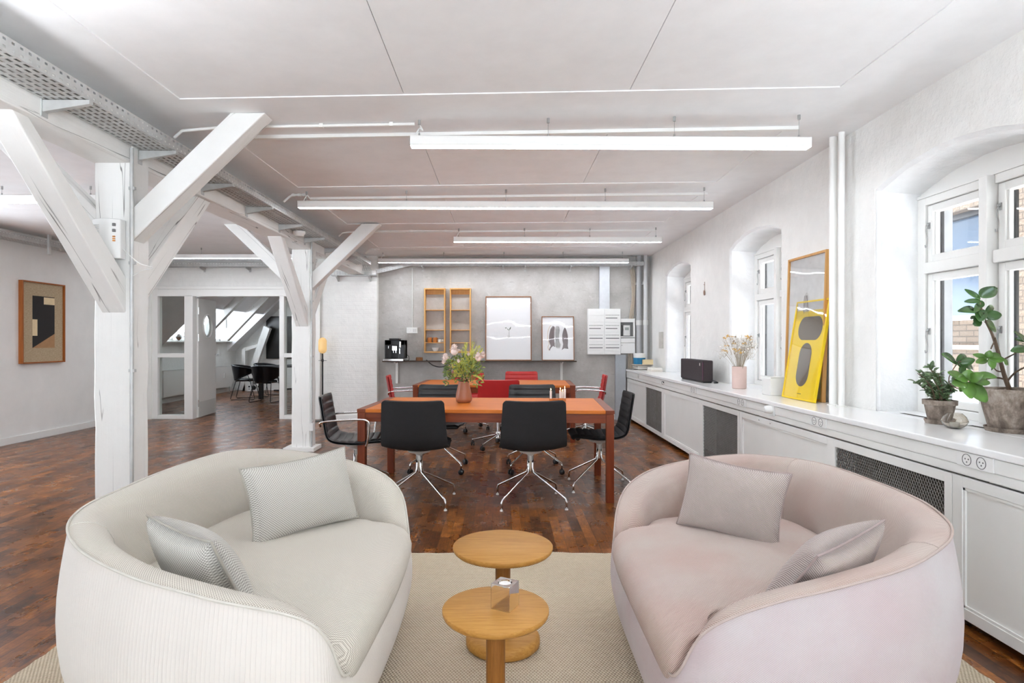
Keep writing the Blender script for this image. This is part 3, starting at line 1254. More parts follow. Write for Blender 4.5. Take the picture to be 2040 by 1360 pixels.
mb.tube([(.085, -.03, .06), (.13, -.06, .03), (.20, -.05, -.03), (.26, -.02, -.05), (.20, -.03, -.07), (.14, -.02, -.10)], .0025, 6, smooth=6)
mb.build('cable', M['plastic_w'], t, smooth=True)

# ---------------------------------------------------------------- cable tray
def perforated(m, O, U, V, length, width, rows, pitch, slot, band):
    """plate with rows of slots; O origin, U along, V across"""
    O, U, V = Vector(O), Vector(U), Vector(V)
    n = int(length / pitch)
    rh = width / rows

    def q(u0, u1, v0, v1):
        m.quad(O + U * u0 + V * v0, O + U * u1 + V * v0, O + U * u1 + V * v1, O + U * u0 + V * v1)
    for r_ in range(rows):
        v0 = r_ * rh
        q(0, n * pitch, v0, v0 + (rh - band) / 2)
        q(0, n * pitch, v0 + (rh + band) / 2, v0 + rh)
        for k in range(n):
            u = k * pitch
            q(u, u + (pitch - slot), v0 + (rh - band) / 2, v0 + (rh + band) / 2)


def tray(name, O, ang, length, width, lip, label, inner_lip=True):
    t = thing(name, O, label, 'cable tray', rz=ang, group='perforated cable trays')
    m_ = MB()
    perforated(m_, (0, 0, 0), (1, 0, 0), (0, 1, 0), length, width, 6, .05, .032, .014)
    m_.build('tray_floor', M['galv'], t, solid=.0015)
    m_ = MB()
    perforated(m_, (0, width, 0), (1, 0, 0), (0, 0, 1), length, lip, 2, .045, .017, .009)
    m_.box(0, int(length / .05) * .05, width - .010, width, lip - .0015, lip)
    m_.build('side_rail', M['galv'], t, solid=.0015)
    if inner_lip:
        m_ = MB()
        perforated(m_, (0, 0, 0), (1, 0, 0), (0, 0, 1), length, lip, 2, .045, .017, .009)
        m_.build('side_rail', M['galv'], t, solid=.0015)
    return t


def bracket(t, x, width, lip=.0):
    m_ = MB()
    m_.prism([(.0, -.055), (.0, -.004), (width + .005, -.004), (width + .005, -.022)], 0, x - .012, x + .012)
    m_.box(x - .018, x + .018, -.004, .002, -.075, .0)
    m_.build('bracket', M['galv'], t, bevel=.001)


# main tray on the beam: runs +Y, widens toward +X  (local x -> world Y, local y -> world -X, so flip)
t = thing('cable_tray', (-2.236, 0.2, 2.467), 'long perforated steel cable tray bracketed along the white beam', 'cable tray')
m_ = MB()
perforated(m_, (0, 0, 0), (0, 1, 0), (1, 0, 0), 9.1, .218, 6, .05, .033, .015)
m_.build('tray_floor', M['galv'], t, solid=.0015)
m_ = MB()
perforated(m_, (.218, 0, 0), (0, 1, 0), (0, 0, 1), 9.1, .062, 2, .045, .017, .010)
m_.box(.206, .218, 0, 9.1, .0605, .062)
m_.build('side_rail', M['galv'], t, solid=.0015)
m_ = MB()
perforated(m_, (.003, 0, 0), (0, 1, 0), (0, 0, 1), 9.1, .062, 2, .045, .017, .010)
m_.build('side_rail', M['galv'], t, solid=.0015)
for k in range(11):
    y = .61 - .2 + .78 * k
    m_ = MB()
    m_.prism([(-.006, -.062), (-.006, -.004), (.225, -.004), (.225, -.024)], 1, y - .014, y + .014)
    m_.box(-.008, -.003, y - .022, y + .022, -.085, .0)
    m_.build('bracket', M['galv'], t, bevel=.001)
# cables lying in the tray
t2 = thing('cable_bundle', (-2.13, .2, 2.470), 'grey cables lying in the tray along the beam', 'cables')
m_ = MB()
for q in range(5):
    dx = -.08 + .035 * q
    m_.tube([(dx + .01 * math.sin(y * 1.7 + q), y, .009 + .003 * (q % 2)) for y in [9.1 * s / 40 for s in range(41)]], .007, 6)
m_.build('cable', simple('grey cable sheath', (150, 146, 140), .5, 0, .1), t2, smooth=True)

# tray along left wall and along the back wall
tl = tray('cable_tray', (LX + .22, 10.0 - .15, 2.535), R(-90), 9.0, .20, .065, 'perforated steel cable tray along the painting wall')
tl.location = (LX + .03, 9.85, 2.535)
for k in range(5):
    bracket(tl, 1.05 + 1.9 * k, .20)
for (yy) in (7.85,):
    m_ = MB()
    m_.box(-.02, .02, -.001, .03, -.12, .15)
    ob = m_.build('hanger_rail', M['galv'], tl, bevel=.002)
    ob.location = (9.85 - yy, .205, 0)
tb = tray('cable_tray', (-3.05, 9.93, 2.50), R(180), 3.0, .19, .06, 'perforated steel cable tray above the glazed door opening')
for k in range(4):
    bracket(tb, .35 + .75 * k, .19)
tc_ = tray('cable_tray', (2.30, 9.93, 2.515), R(180), 3.75, .19, .06, 'perforated steel cable tray along the top of the grey wall')
for x in (2.30 - 2.10, 2.30 - 1.12, 2.30 - .38, 2.30 - .02, 3.6):
    bracket(tc_, abs(x) if x > .1 else .2, .19)
# sloping pieces joining the trays round the white pillar
te = thing('cable_tray', (-2.04, 9.72, 2.36), 'bent perforated cable tray sections wrapping the white brick pillar', 'cable tray', group=None)
m_ = MB()
perforated(m_, (.02, .0, .02), Vector((.62, .02, .15)).normalized(), Vector((0, 0, 1)), .60, .07, 2, .045, .02, .012)
m_.build('sloped_rail', M['galv'], te, solid=.0015)
m_ = MB()
perforated(m_, (-.36, -.02, .30), Vector((.10, .0, -.26)).normalized(), (1, 0, 0), .29, .21, 6, .05, .033, .012)
m_.build('bend_plate', M['galv'], te, solid=.0015)
m_ = MB()
m_.box(-.72, .0, -.0, .10, -.012, .0)
perforated(m_, (-.72, -.002, -.0), (1, 0, 0), (0, 0, 1), .36, .06, 2, .045, .02, .012)
m_.build('level_rail', M['galv'], te, solid=.0015)
for x in (-.62, -.1):
    m_ = MB()
    m_.prism([(.09, -.10), (.09, -.012), (-.05, -.012), (-.05, -.03)], 0, x - .012, x + .012)
    m_.build('bracket', M['galv'], te)
MB().box(-.06, .01, -.03, .0, -.0, .065).build('junction_box', M['plastic_w'], te, bevel=.003)

# smoke detector under the tray
t = thing('smoke_detector', (-2.16, 6.42, 2.40), 'round white smoke detector hanging below the cable tray', 'smoke detector')
MB().lathe([(.02, 0), (.045, .005), (.052, .025), (.06, .03), (.064, .04), (.062, .058), (0, .060)], 28).build('housing', M['plastic_w'], t, smooth=True)
MB().lathe([(0, .0), (.02, .0), (.024, .012)], 16, close=False).build('sensor_cap', M['plastic_g'], t, smooth=True)

# ---------------------------------------------------------------- ceiling conduits feeding the lamps
def ceil_conduit(x0, x1, y, label):
    m_ = MB()
    pts = [(x0 - .05, y, ceil_z(x0, y) - .075), (x0, y, ceil_z(x0, y) - .03)] + [(x0 + (x1 - x0) * q / 6, y, ceil_z(x0 + (x1 - x0) * q / 6, y) - .013) for q in range(1, 7)]
    m_.tube(pts, .010, 8)
    for q in (.25, .6, .9):
        x = x0 + (x1 - x0) * q
        z = ceil_z(x, y)
        m_.box(x - .012, x + .012, y - .014, y + .014, z - .026, z - .001)
    tag(m_.build('ceiling_conduit', M['trim'], smooth=True), label, 'conduit', 'lamp conduits on the ceiling')


ceil_conduit(-2.05, -.56, 3.86, 'thin white conduit along the ceiling to the nearest hanging lamp')
ceil_conduit(-2.0, -1.84, 5.66, 'thin white conduit along the ceiling to the second hanging lamp')
ceil_conduit(-2.0, -.56, 7.56, 'thin white conduit along the ceiling to the third hanging lamp')
ceil_conduit(-2.0, -1.84, 9.06, 'thin white conduit along the ceiling to the lamp by the grey wall')

# ---------------------------------------------------------------- hanging linear lamps
def lamp(x0, x1, y, cabs, label, group='long hanging lamps', rz=0.0, z=2.52):
    cx = (x0 + x1) / 2
    t = thing('linear_lamp', (cx, y, z), label, 'ceiling lamp', rz=rz, group=group)
    h = (x1 - x0) / 2
    m_ = MB()
    m_.box(-h, h, -.037, -.034, 0, .062)
    m_.box(-h, h, .034, .037, 0, .062)
    m_.box(-h, h, -.037, .037, .059, .062)
    m_.box(-h, -h + .003, -.037, .037, 0, .062)
    m_.box(h - .003, h, -.037, .037, 0, .062)
    m_.build('housing', M['trim'], t)
    m_ = MB()
    m_.box(-h + .003, h - .003, -.034, .034, .001, .004)
    m_.build('diffuser', M['diff'], t)
    for x in cabs:
        m_ = MB()
        zz = ceil_z(x, y) - z
        m_.tube([(x - cx, 0, .062), (x - cx, 0, zz)], .0016, 6)
        m_.tube([(x - cx, 0, .062), (x - cx, 0, .085)], .006, 8)
        m_.tube([(x - cx, 0, zz - .03), (x - cx, 0, zz)], .009, 8)
        m_.build('suspension_wire', M['hook'], t, smooth=True)
    m_ = MB()
    x = cabs[0] - cx - .01
    zz = ceil_z(cabs[0], y) - z
    m_.tube([(x, .02, zz - .01), (x + .03, .02, zz - .06), (x + .01, .01, .12), (x - .02, 0, .064)], .0045, 6, smooth=5)
    m_.build('power_cord', M['plastic_w'], t, smooth=True)
    return t


def lx(px, y):
    return (px - 1000) * y / 1200


lamp(-.58, 1.965, 3.84, [lx(836, 3.84), lx(1092, 3.84), lx(1344, 3.84), lx(1594, 3.84)], 'nearest hanging linear lamp over the sofas', rz=R(.7))
lamp(-1.885, 1.96, 5.60, [lx(612, 5.6), lx(810, 5.6), lx(1008, 5.6), lx(1206, 5.6), lx(1404, 5.6)], 'second hanging linear lamp, the wide one over the near dining table', rz=R(.5))
lamp(-.60, 1.985, 7.50, [lx(914, 7.5), lx(1045, 7.5), lx(1175, 7.5), lx(1307, 7.5)], 'third hanging linear lamp, the short one over the far dining table', rz=R(.3))
lamp(-1.94, 1.985, 9.45, [lx(763, 9.45), lx(884, 9.45), lx(1004, 9.45), lx(1122, 9.45), lx(1240, 9.45)], 'furthest hanging linear lamp along the top of the grey wall')
lamp(-6.05, -3.50, 5.36, [-5.25, -4.45, -3.66], 'hanging linear lamp left of the thick post, near the painting')
lamp(-5.35, -2.75, 8.98, [-5.05, -4.48, -3.7, -3.0], 'hanging linear lamp in front of the glazed door opening')
lamp(-1.2, 1.4, -1.6, [-1.1, .4, 1.3], 'added linear lamp behind the camera, out of view')  # extra lamp added out of view to brighten the room
lamp(-5.3, -3.3, 13.6, [-5.1, -3.5], 'hanging linear lamp over the meeting room table')

def added_uplighter(x, y, label):  # lamps added out of view to brighten the ceiling
    t = thing('added_uplighter_lamp', (x, y, 0), label, 'floor lamp', group='added uplighters out of view')
    MB().lathe([(0, 0), (.15, 0), (.15, .02), (.03, .03)], 32).build('base', M['dark'], t, smooth=True)
    m_ = MB()
    m_.tube([(0, 0, .02), (0, 0, 1.80)], .014, 12)
    m_.build('pole', M['dark'], t, smooth=True)
    MB().lathe([(.02, 1.78), (.10, 1.80), (.19, 1.87), (.20, 1.89), (.185, 1.875), (.10, 1.815), (.02, 1.80)], 36, close=False).build('bowl_shade', M['trim'], t, smooth=True)
    MB().lathe([(0, 1.868), (.175, 1.868), (.175, 1.862), (0, 1.862)], 36).build('diffuser', M['up'], t)


M['up'] = emis('added uplighter diffuser', (0.93, 0.98, 1.04), ADDED_UPLIGHT)
added_uplighter(-2.0, 1.5, 'added unseen white bowl uplighter left of the camera')
added_uplighter(1.75, 1.0, 'added unseen white bowl uplighter right of the camera')

# ---------------------------------------------------------------- radiator cabinets below the windows and worktop
def mesh_mat():
    return simple('grey expanded metal', (136, 134, 130), .5, .4, .1)


M['grille'] = mesh_mat()
M['void'] = simple('dark cabinet inside', (70, 66, 60), .9)
CF = 2.055
bays = [(9.90, 9.84, 8.72, 8.62, 7.76, 'in the far corner by the grey wall'), (7.69, 7.63, 6.29, 6.17, 5.26, 'beside the far dining table'),
        (5.21, 5.16, 3.81, 3.72, 2.80, 'beside the near dining table'), (2.75, 2.69, 1.35, 1.25, .33, 'behind the right sofa'), (.28, .22, -1.1, -1.2, -2.1, 'behind the camera')]
for k, (yend, pa, pb, ga, gb, where) in enumerate(bays):
    ynext = bays[k + 1][0] if k + 1 < len(bays) else -2.2
    t = thing('radiator_cabinet', (CF, (yend + ynext) / 2, 0), 'white panelled radiator cabinet with mesh grille ' + where, 'cabinet', group='radiator cabinets below the windows')
    oy = (yend + ynext) / 2
    z0, z1 = .05, .683
    pz0, pz1 = .10, .635
    m_ = MB()
    d = .022
    L = [yend, pa, pb, ga, gb, ynext]
    m_.box(0, d, pa - oy, yend - oy - .002, z0, z1)
    m_.box(0, d, ga - oy, pb - oy, z0, z1)
    m_.box(0, d, ynext - oy + .002, gb - oy, z0, z1)
    for (ya, yb) in ((pb, pa), (gb, ga)):
        m_.box(0, d, ya - oy, yb - oy, z0, pz0)
        m_.box(0, d, ya - oy, yb - oy, pz1, z1)
    m_.build('face_frame', M['cab'], t, bevel=.002)
    MB().box(.012, .02, pb - oy, pa - oy, pz0, pz1).build('panel', M['cab'], t)
    m_ = MB()
    for (ya, yb, za, zb) in ((pb, pb + .012, pz0, pz1), (pa - .012, pa, pz0, pz1), (pb, pa, pz0, pz0 + .012), (pb, pa, pz1 - .012, pz1)):
        m_.box(.004, .012, ya - oy, yb - oy, za, zb)
    m_.build('panel_moulding', M['cab'], t)
    # expanded metal: crossing wires clipped to the opening
    m_ = MB()
    gy0, gy1 = gb - oy, ga - oy
    H = pz1 - pz0
    st = .019
    sl = 1.7   # rise per run
    if k < 4:
        u = gy0 - H / sl
        while u < gy1:
            for sgn in (1, -1):
                y_a, y_b = u, u + H / sl
                za, zb = (pz0, pz1) if sgn == 1 else (pz1, pz0)
                ta, tb_ = 0.0, 1.0
                if y_a < gy0:
                    ta = (gy0 - y_a) / (y_b - y_a)
                if y_b > gy1:
                    tb_ = (gy1 - y_a) / (y_b - y_a)
                if tb_ > ta:
                    p = Vector((.012, y_a + (y_b - y_a) * ta, za + (zb - za) * ta))
                    q = Vector((.012, y_a + (y_b - y_a) * tb_, za + (zb - za) * tb_))
                    m_.tube([p, q], .0019, 4)
            u += st
    m_.box(.010, .016, gy0, gy1, pz0, pz0 + .004)
    m_.build('grille', M['grille'], t)
    MB().box(.16, .17, gy0 - .05, gy1 + .05, .05, .683).build('radiator_plate', M['void'], t)
    if k in (2, 3):
        m_ = MB()
        for yy in ((pa - .35), (pa - .55)):
            m_.sphere((-.001, yy - oy, .66), .006, 8, 6)
        m_.build('screw', M['chrome'], t, smooth=True)

tp = thing('window_bench', (2.03, 3.85, .80), 'long glossy white worktop with socket strip running under all windows', 'worktop')
oy = 3.85
m_ = MB()
m_.box(0, .41, -2.3 - oy, 9.95 - oy, 0, .033)
for (a, b) in niches:
    m_.box(.41, .41 + .265, a + .012 - oy, b - .012 - oy, 0, .033)
m_.build('worktop', M['top'], tp, bevel=.006, seg=3)
m_ = MB()
m_.box(.022, .045, -2.3 - oy, 9.94 - oy, -.108, 0)
m_.box(.014, .022, -2.3 - oy, 9.94 - oy, -.062, -.004)
m_.box(.018, .022, -2.3 - oy, 9.94 - oy, -.104, -.066)
m_.build('apron_trunking', M['cab'], tp, bevel=.0015)
m_ = MB()
for (a, b) in niches[2:3]:
    for (ya, yb) in ((3.52, 3.80), (2.95, 3.25)):
        n = 22
        for q in range(n):
            y = ya + (yb - ya) * q / n
            m_.box(.475, .505, y - oy, y + .006 - oy, .0335, .0345)
m_.build('air_vent', M['void'], tp)
M['hole'] = simple('grey socket holes', (96, 96, 96), .6)
for (y, nsk) in ((9.0, 1), (6.43, 2), (5.14, 2), (3.89, 2), (2.60, 2)):
    s_ = B('socket_plate', M['plastic_w'], tp, (.007, .016, y - oy - .05 * nsk, y - oy + .05 * nsk, -.064, -.002), bevel=.002)
    m_ = MB()
    for q in range(nsk):
        yc = y - oy + (q - (nsk - 1) / 2) * .08
        for k in range(20):
            pass
        m_.lathe([(.026, 0), (.026, .001), (.0235, .001), (.0235, 0)], 24, (.0065, yc, -.033), Matrix.Rotation(R(-90), 3, 'Y'), close=False)
        for (dy, dz) in ((-.009, .003), (.009, .003), (0, -.010)):
            m_.sphere((.0065, yc + dy, -.033 + dz), .0034, 8, 6, (.4, 1, 1))
    m_.build('socket_hole', M['hole'], s_)
s_ = B('thermostat_plate', M['plastic_w'], tp, (.006, .016, 4.51 - oy, 4.60 - oy, -.075, .02), bevel=.003)
m_ = MB()
m_.lathe([(.030, 0), (.031, .02), (.027, .045), (.018, .055), (0, .057)], 24, (.006, 4.555 - oy, -.028), Matrix.Rotation(R(-90), 3, 'Y'))
m_.build('thermostat_knob', M['plastic_w'], s_, smooth=True)
B('cable_outlet', M['plastic_k'], tp, (.000, .016, 7.60 - oy, 7.66 - oy, -.055, -.02))
m_ = MB()
m_.tube([(-.002, 7.60 - oy, -.03), (-.02, 7.55 - oy, -.035), (0.0, 7.52 - oy, -.05)], .006, 6)
m_.build('plug', M['plastic_w'], tp, smooth=True)

# two riser pipes on the right wall and two in the far corner
for (px, y, rad, lb) in ((1660, 4.29, .027, 'white riser pipe on the right wall, left of the pair'), (1676.5, 4.19, .021, 'white riser pipe on the right wall, right of the pair')):
    x = lx(px, y)
    t = thing('riser_pipe', (x, y, .833), lb, 'pipe')
    m_ = MB()
    m_.tube([(0, 0, 0), (0, 0, ceil_z(x, y) - .833 + .01)], rad, 20)
    m_.build('pipe', M['trim'], t, smooth=True)
    MB().lathe([(rad + .014, 0), (rad + .012, .006), (rad, .008)], 20, close=False).build('collar', M['trim'], t, smooth=True)
for (x, y, rad, lb, col) in ((2.245, 9.88, .042, 'wide grey pipe in the far right corner', (176, 177, 178)), (2.335, 9.80, .032, 'narrower light grey pipe in the far right corner', (205, 206, 206))):
    t = thing('riser_pipe', (x, y, .833), lb, 'pipe')
    m_ = MB()
    m_.tube([(0, 0, 0), (0, 0, ceil_z(x, y) - .833)], rad, 20)
    m_.build('pipe', simple('grey pipe paint', col, .4, 0, .03), t, smooth=True)
    m_ = MB()
    m_.tube([(0, 0, .72), (0, 0, .80)], rad + .008, 20)
    m_.build('coupling', M['plastic_g'], t, smooth=True)
    m_ = MB()
    m_.box(-.05, .02, -.01, .07, 1.38, 1.42)
    m_.build('clamp', M['galv'], t)

# ---------------------------------------------------------------- things on the grey wall
t = thing('wall_switch', (-1.48, 9.95, 1.42), 'white double switch and socket box on the grey wall above the coffee machine', 'socket')
B('plate', M['plastic_w'], t, (-.09, .09, -.04, 0, 0, .095), bevel=.004)
m_ = MB()
m_.lathe([(.026, 0), (.026, .004), (.022, .004), (.022, 0)], 24, (-.045, -.04, .048), Matrix.Rotation(R(90), 3, 'X'), close=False)
m_.build('socket_ring', M['plastic_g'], t)
B('switch_key', M['plastic_g'], t, (.018, .042, -.044, -.04, .02, .075), (.048, .072, -.044, -.04, .02, .075), bevel=.001)
m_ = MB()
m_.tube([(0, -.015, .095), (0, -.015, 1.07)], .009, 8)
m_.build('conduit', M['plastic_g'], t, smooth=True)

t = thing('wall_shelf', (-.36, 9.80, .955), 'long thin dark shelf across the grey wall', 'shelf')
B('board', wood('dark stained shelf', (48, 38, 32), (84, 68, 56), 0, 1, .45), t, (-1.56, 1.56, -.14, .15, 0, .018), bevel=.001)
for x in (-1.37, -.1, 1.34):
    B('bracket', M['trim'], t, (x - .02, x + .02, .11, .15, -.36, 0), (x - .015, x + .015, -.08, .13, -.02, 0), bevel=.002)


def ladder_shelf(x0, x1, label):
    t = thing('wall_rack', ((x0 + x1) / 2, 9.95, 1.10), label, 'rack', group='tall oak wall racks')
    h = (x1 - x0) / 2
    d = -.125
    B('side', M['oak_l'], t, (-h, -h + .02, d, 0, 0, 1.055))
    B('side', M['oak_l'], t, (h - .02, h, d, 0, 0, 1.055))
    for z, th in ((0, .022), (.158, .012), (.365, .012), (.692, .012), (1.033, .022)):
        B('board', M['oak_l'], t, (-h + .02, h - .02, d + .002, 0, z, z + th))
    B('back_rail', M['oak_l'], t, (-h + .02, h - .02, -.012, 0, .96, 1.033))
    return t


ladder_shelf(-1.27, -.926, 'tall open oak wall rack holding cups, left of the pair')
ladder_shelf(-.852, -.508, 'tall open oak wall rack partly behind the bouquet, right of the pair')


def cup(x, y, z, r_, h_, mat, label, cat='cup', group=None, handle=True, name='cup'):
    t = thing(name, (x, y, z), label, cat, group=group)
    MB().lathe([(0, 0), (r_ * .85, 0), (r_, h_ * .12), (r_, h_), (r_ * .9, h_), (r_ * .88, h_ * .15), (0, h_ * .12)], 20).build('body', mat, t, smooth=True)
    if handle:
        m_ = MB()
        m_.tube([(r_ * .95, 0, h_ * .8), (r_ * 1.6, 0, h_ * .7), (r_ * 1.6, 0, h_ * .35), (r_ * .95, 0, h_ * .25)], .004, 6, smooth=4)
        m_.build('handle', mat, t, smooth=True)
    return t


M['ochre'] = simple('ochre ceramic', (190, 116, 52), .35, 0, .1, 20)
M['ceramic'] = simple('white ceramic', (232, 230, 224), .25, 0, .02)
cup(-1.185, 9.87, 1.27, .036, .082, M['ochre'], 'ochre cup on the oak rack, left of the two', handle=False)
cup(-1.095, 9.87, 1.27, .036, .082, M['ochre'], 'ochre cup on the oak rack, next to the white cups')
cup(-1.02, 9.86, 1.27, .026, .05, M['ceramic'], 'small white espresso cup beside the ochre cups', group='white cups')
cup(-.975, 9.89, 1.27, .024, .045, M['ceramic'], 'small white espresso cup at the right end of the rack shelf', group='white cups')
t = thing('bowl', (-1.09, 9.87, 1.122), 'white bowl at the bottom of the left oak rack', 'bowl')
MB().lathe([(0, 0), (.028, 0), (.045, .02), (.062, .062), (.058, .062), (.04, .022), (0, .008)], 24).build('body', M['ceramic'], t, smooth=True)
t = thing('wooden_bowl', (-1.345, 9.80, .973), 'small round wooden box on the dark shelf', 'box')
MB().lathe([(0, 0), (.055, 0), (.058, .02), (.055, .055), (.05, .055), (.048, .015), (0, .01)], 24).build('body', M['walnut'], t, smooth=True)
tag(MB().tube([(-1.22, 9.74, .985), (-1.1, 9.66, .90), (-.95, 9.64, .88), (-.85, 9.70, .95), (-.80, 9.80, 1.04), (-.72, 9.82, 1.0), (-.66, 9.8, .98)], .008, 8, smooth=6).build('power_cable', M['plastic_k'], smooth=True), 'black power cable drooping below the dark shelf', 'cable')

# coffee machine
t = thing('coffee_machine', (-1.70, 9.70, .973), 'black automatic coffee machine on the left end of the shelf', 'coffee machine')
B('body', M['plastic_k'], t, (-.165, -.055, -.13, .15, .04, .335), (.055, .15, -.13, .15, .04, .335), (-.165, .15, -.02, .15, .04, .335), (-.165, .15, -.13, .15, .25, .335), bevel=.008)
B('top_hopper', M['plastic_k'], t, (-.10, .06, -.10, .10, .335, .362), bevel=.006)
B('drip_tray', M['alu'], t, (-.18, .14, -.17, .15, 0, .04), bevel=.006)
m_ = MB()
for x in (-.028, .012):
    m_.tube([(x, -.10, .13), (x, -.10, .21)], .009, 8)
m_.box(-.045, .03, -.125, -.05, .17, .24)
m_.build('spout', M['chrome'], t, smooth=True)
m_ = MB()
m_.tube([(.085, -.135, .22), (.085, -.135, .31)], .018, 10)
m_.tube([(.08, -.135, .12), (.08, -.135, .20)], .008, 8)
m_.tube([(-.10, -.135, .20), (-.10, -.135, .24)], .008, 8)
m_.build('milk_pipe', M['chrome'], t, smooth=True)
m_ = MB()
m_.tube([(.15, .05, .1), (.19, .05, .07), (.19, .06, .01), (.15, .08, .005)], .005, 6, smooth=4)
m_.build('cord', M['plastic_k'], t, smooth=True)


def framed(name, x0, x1, z0, z1, lean, mat, fw, label, y=9.93, depth=.025):
    t = thing(name, ((x0 + x1) / 2, y - lean, z0), label, 'framed picture')
    h = (x1 - x0) / 2
    H = z1 - z0
    t.rotation_euler = (-math.atan2(lean - .0, H), 0, 0)
    fr = MB()
    for b in ((-h, -h + fw, -depth, 0, 0, H), (h - fw, h, -depth, 0, 0, H), (-h + fw, h - fw, -depth, 0, 0, fw), (-h + fw, h - fw, -depth, 0, H - fw, H)):
        fr.box(*b)
    fr.build('frame', mat, t, bevel=.001)
    return t, h, H


M['paper'] = simple('white picture paper', (232, 233, 233), .8, 0, .008, 3)
gm = NT('wavy acrylic glazing')
gm.t.nodes.remove(gm.b)
_tr = gm.n('ShaderNodeBsdfTransparent')
_gl = gm.n('ShaderNodeBsdfGlossy')
_gl.inputs['Roughness'].default_value = .03
_lw = gm.n('ShaderNodeLayerWeight')
_lw.inputs[0].default_value = .5
_mx = gm.n('ShaderNodeMixShader')
_b = gm.bump(gm.noise(gm.coords(), 2.5, 1), .12, .03)
gm.l(_b, _gl.inputs['Normal'])
gm.l(gm.math('MULTIPLY_ADD', gm.math('POWER', _lw.outputs['Facing'], 4.0), .8, .035), _mx.inputs[0])
gm.l(_tr.outputs[0], _mx.inputs[1])
gm.l(_gl.outputs[0], _mx.inputs[2])
gm.l(_mx.outputs[0], gm.out.inputs[0])
M['acryl'] = gm.m
M['ink'] = simple('soft grey ink', (96, 98, 96), .8)
M['ink2'] = simple('warm grey ink', (118, 108, 108), .8, 0, .15, 10)
M['ink3'] = simple('silver print tone', (188, 188, 186), .6, 0, .2, 12)

t, h, H = framed('framed_picture', -.27, .483, .973, 2.03, .10, M['walnut'], .014, 'large framed print of a tiny plant sprig leaning on the dark shelf')
B('print', M['paper'], t, (-h + .01, h - .01, -.010, -.006, .01, H - .01))
m_ = MB()
y = -.0105


def leaf2(m_, p, a, l_, w_, y):
    d = Vector((math.cos(a), 0, math.sin(a)))
    n_ = Vector((-d.z, 0, d.x))
    p = Vector((p[0], y, p[1]))
    m_.add([p, p + d * l_ * .5 + n_ * w_, p + d * l_, p + d * l_ * .5 - n_ * w_], [(0, 1, 2, 3)])


leaf2(m_, (.01, .49), R(65), .075, .010, y)
leaf2(m_, (.01, .49), R(130), .05, .007, y)
leaf2(m_, (-.03, .525), R(150), .035, .006, y)
leaf2(m_, (-.04, .53), R(60), .02, .005, y)
m_.quad((.008, y, .38), (.012, y, .38), (.012, y, .49), (.008, y, .49))
m_.build('plant_drawing', simple('pale green ink', (110, 128, 108), .8), t)
m_ = MB()
for q in range(8):
    m_.quad((-.02 + .008 * q, y, .42 - .004 * q), (-.017 + .008 * q, y, .42 - .004 * q), (-.012 + .006 * q, y, .37), (-.015 + .006 * q, y, .37))
m_.build('glass_drawing', M['ink3'], t)
B('glazing', M['acryl'], t, (-h + .012, h - .012, -.020, -.018, .012, H - .012))

t, h, H = framed('framed_picture', .653, 1.184, .973, 1.70, .07, M['walnut'], .012, 'smaller framed print with grey shell shapes leaning on the dark shelf')
B('print', M['paper'], t, (-h + .01, h - .01, -.010, -.006, .01, H - .01))


def blob(pts, y, z0, mat, name, t, sx=1.0):
    m_ = MB()
    n_ = len(pts)
    m_.add([(p[0] * sx, y, p[1] + z0) for p in pts], [tuple(range(n_))])
    return m_.build(name, mat, t)


fishR = [(.085, .27), (.075, .22), (.06, .17), (.10, .20), (.17, .19), (.16, .24), (.165, .32), (.16, .42), (.14, .50), (.115, .55), (.09, .50), (.07, .42), (.07, .34)]
fishM = [(-.02, .20), (.03, .20), (.05, .26), (.02, .32), (.02, .42), (.035, .50), (.02, .56), (-.02, .57), (-.05, .53), (-.06, .42), (-.04, .33), (-.06, .25)]
fishL = [(-.135, .16), (-.12, .20), (-.08, .24), (-.05, .22), (-.06, .34), (-.06, .46), (-.05, .55), (-.08, .57), (-.12, .52), (-.145, .42), (-.15, .32), (-.12, .24), (-.15, .18)]
blob(fishL, -.0104, 0, M['ink2'], 'left_shape', t)
blob(fishR, -.0105, 0, M['ink2'], 'right_shape', t)
blob(fishM, -.0108, 0, M['ink3'], 'middle_shape', t)
m_ = MB()
m_.tube([(p[0] - .012, -.0108, p[1]) for p in (fishL[0], (-.155, .22), (-.13, .27), (-.16, .36), (-.155, .46), (-.13, .54), (-.10, .58))], .003, 5)
m_.build('gold_outline', simple('ochre print line', (196, 160, 104), .7), t)
m_ = MB()
for q in range(6):
    m_.tube([(-.03 + .012 * q, -.0112, .22), (-.035 + .009 * q, -.0112, .35), (-.03 + .010 * q, -.0112, .52)], .0016, 4)
m_.build('line_shading', M['ink'], t)
B('glazing', M['acryl'], t, (-h + .012, h - .012, -.020, -.018, .012, H - .012))

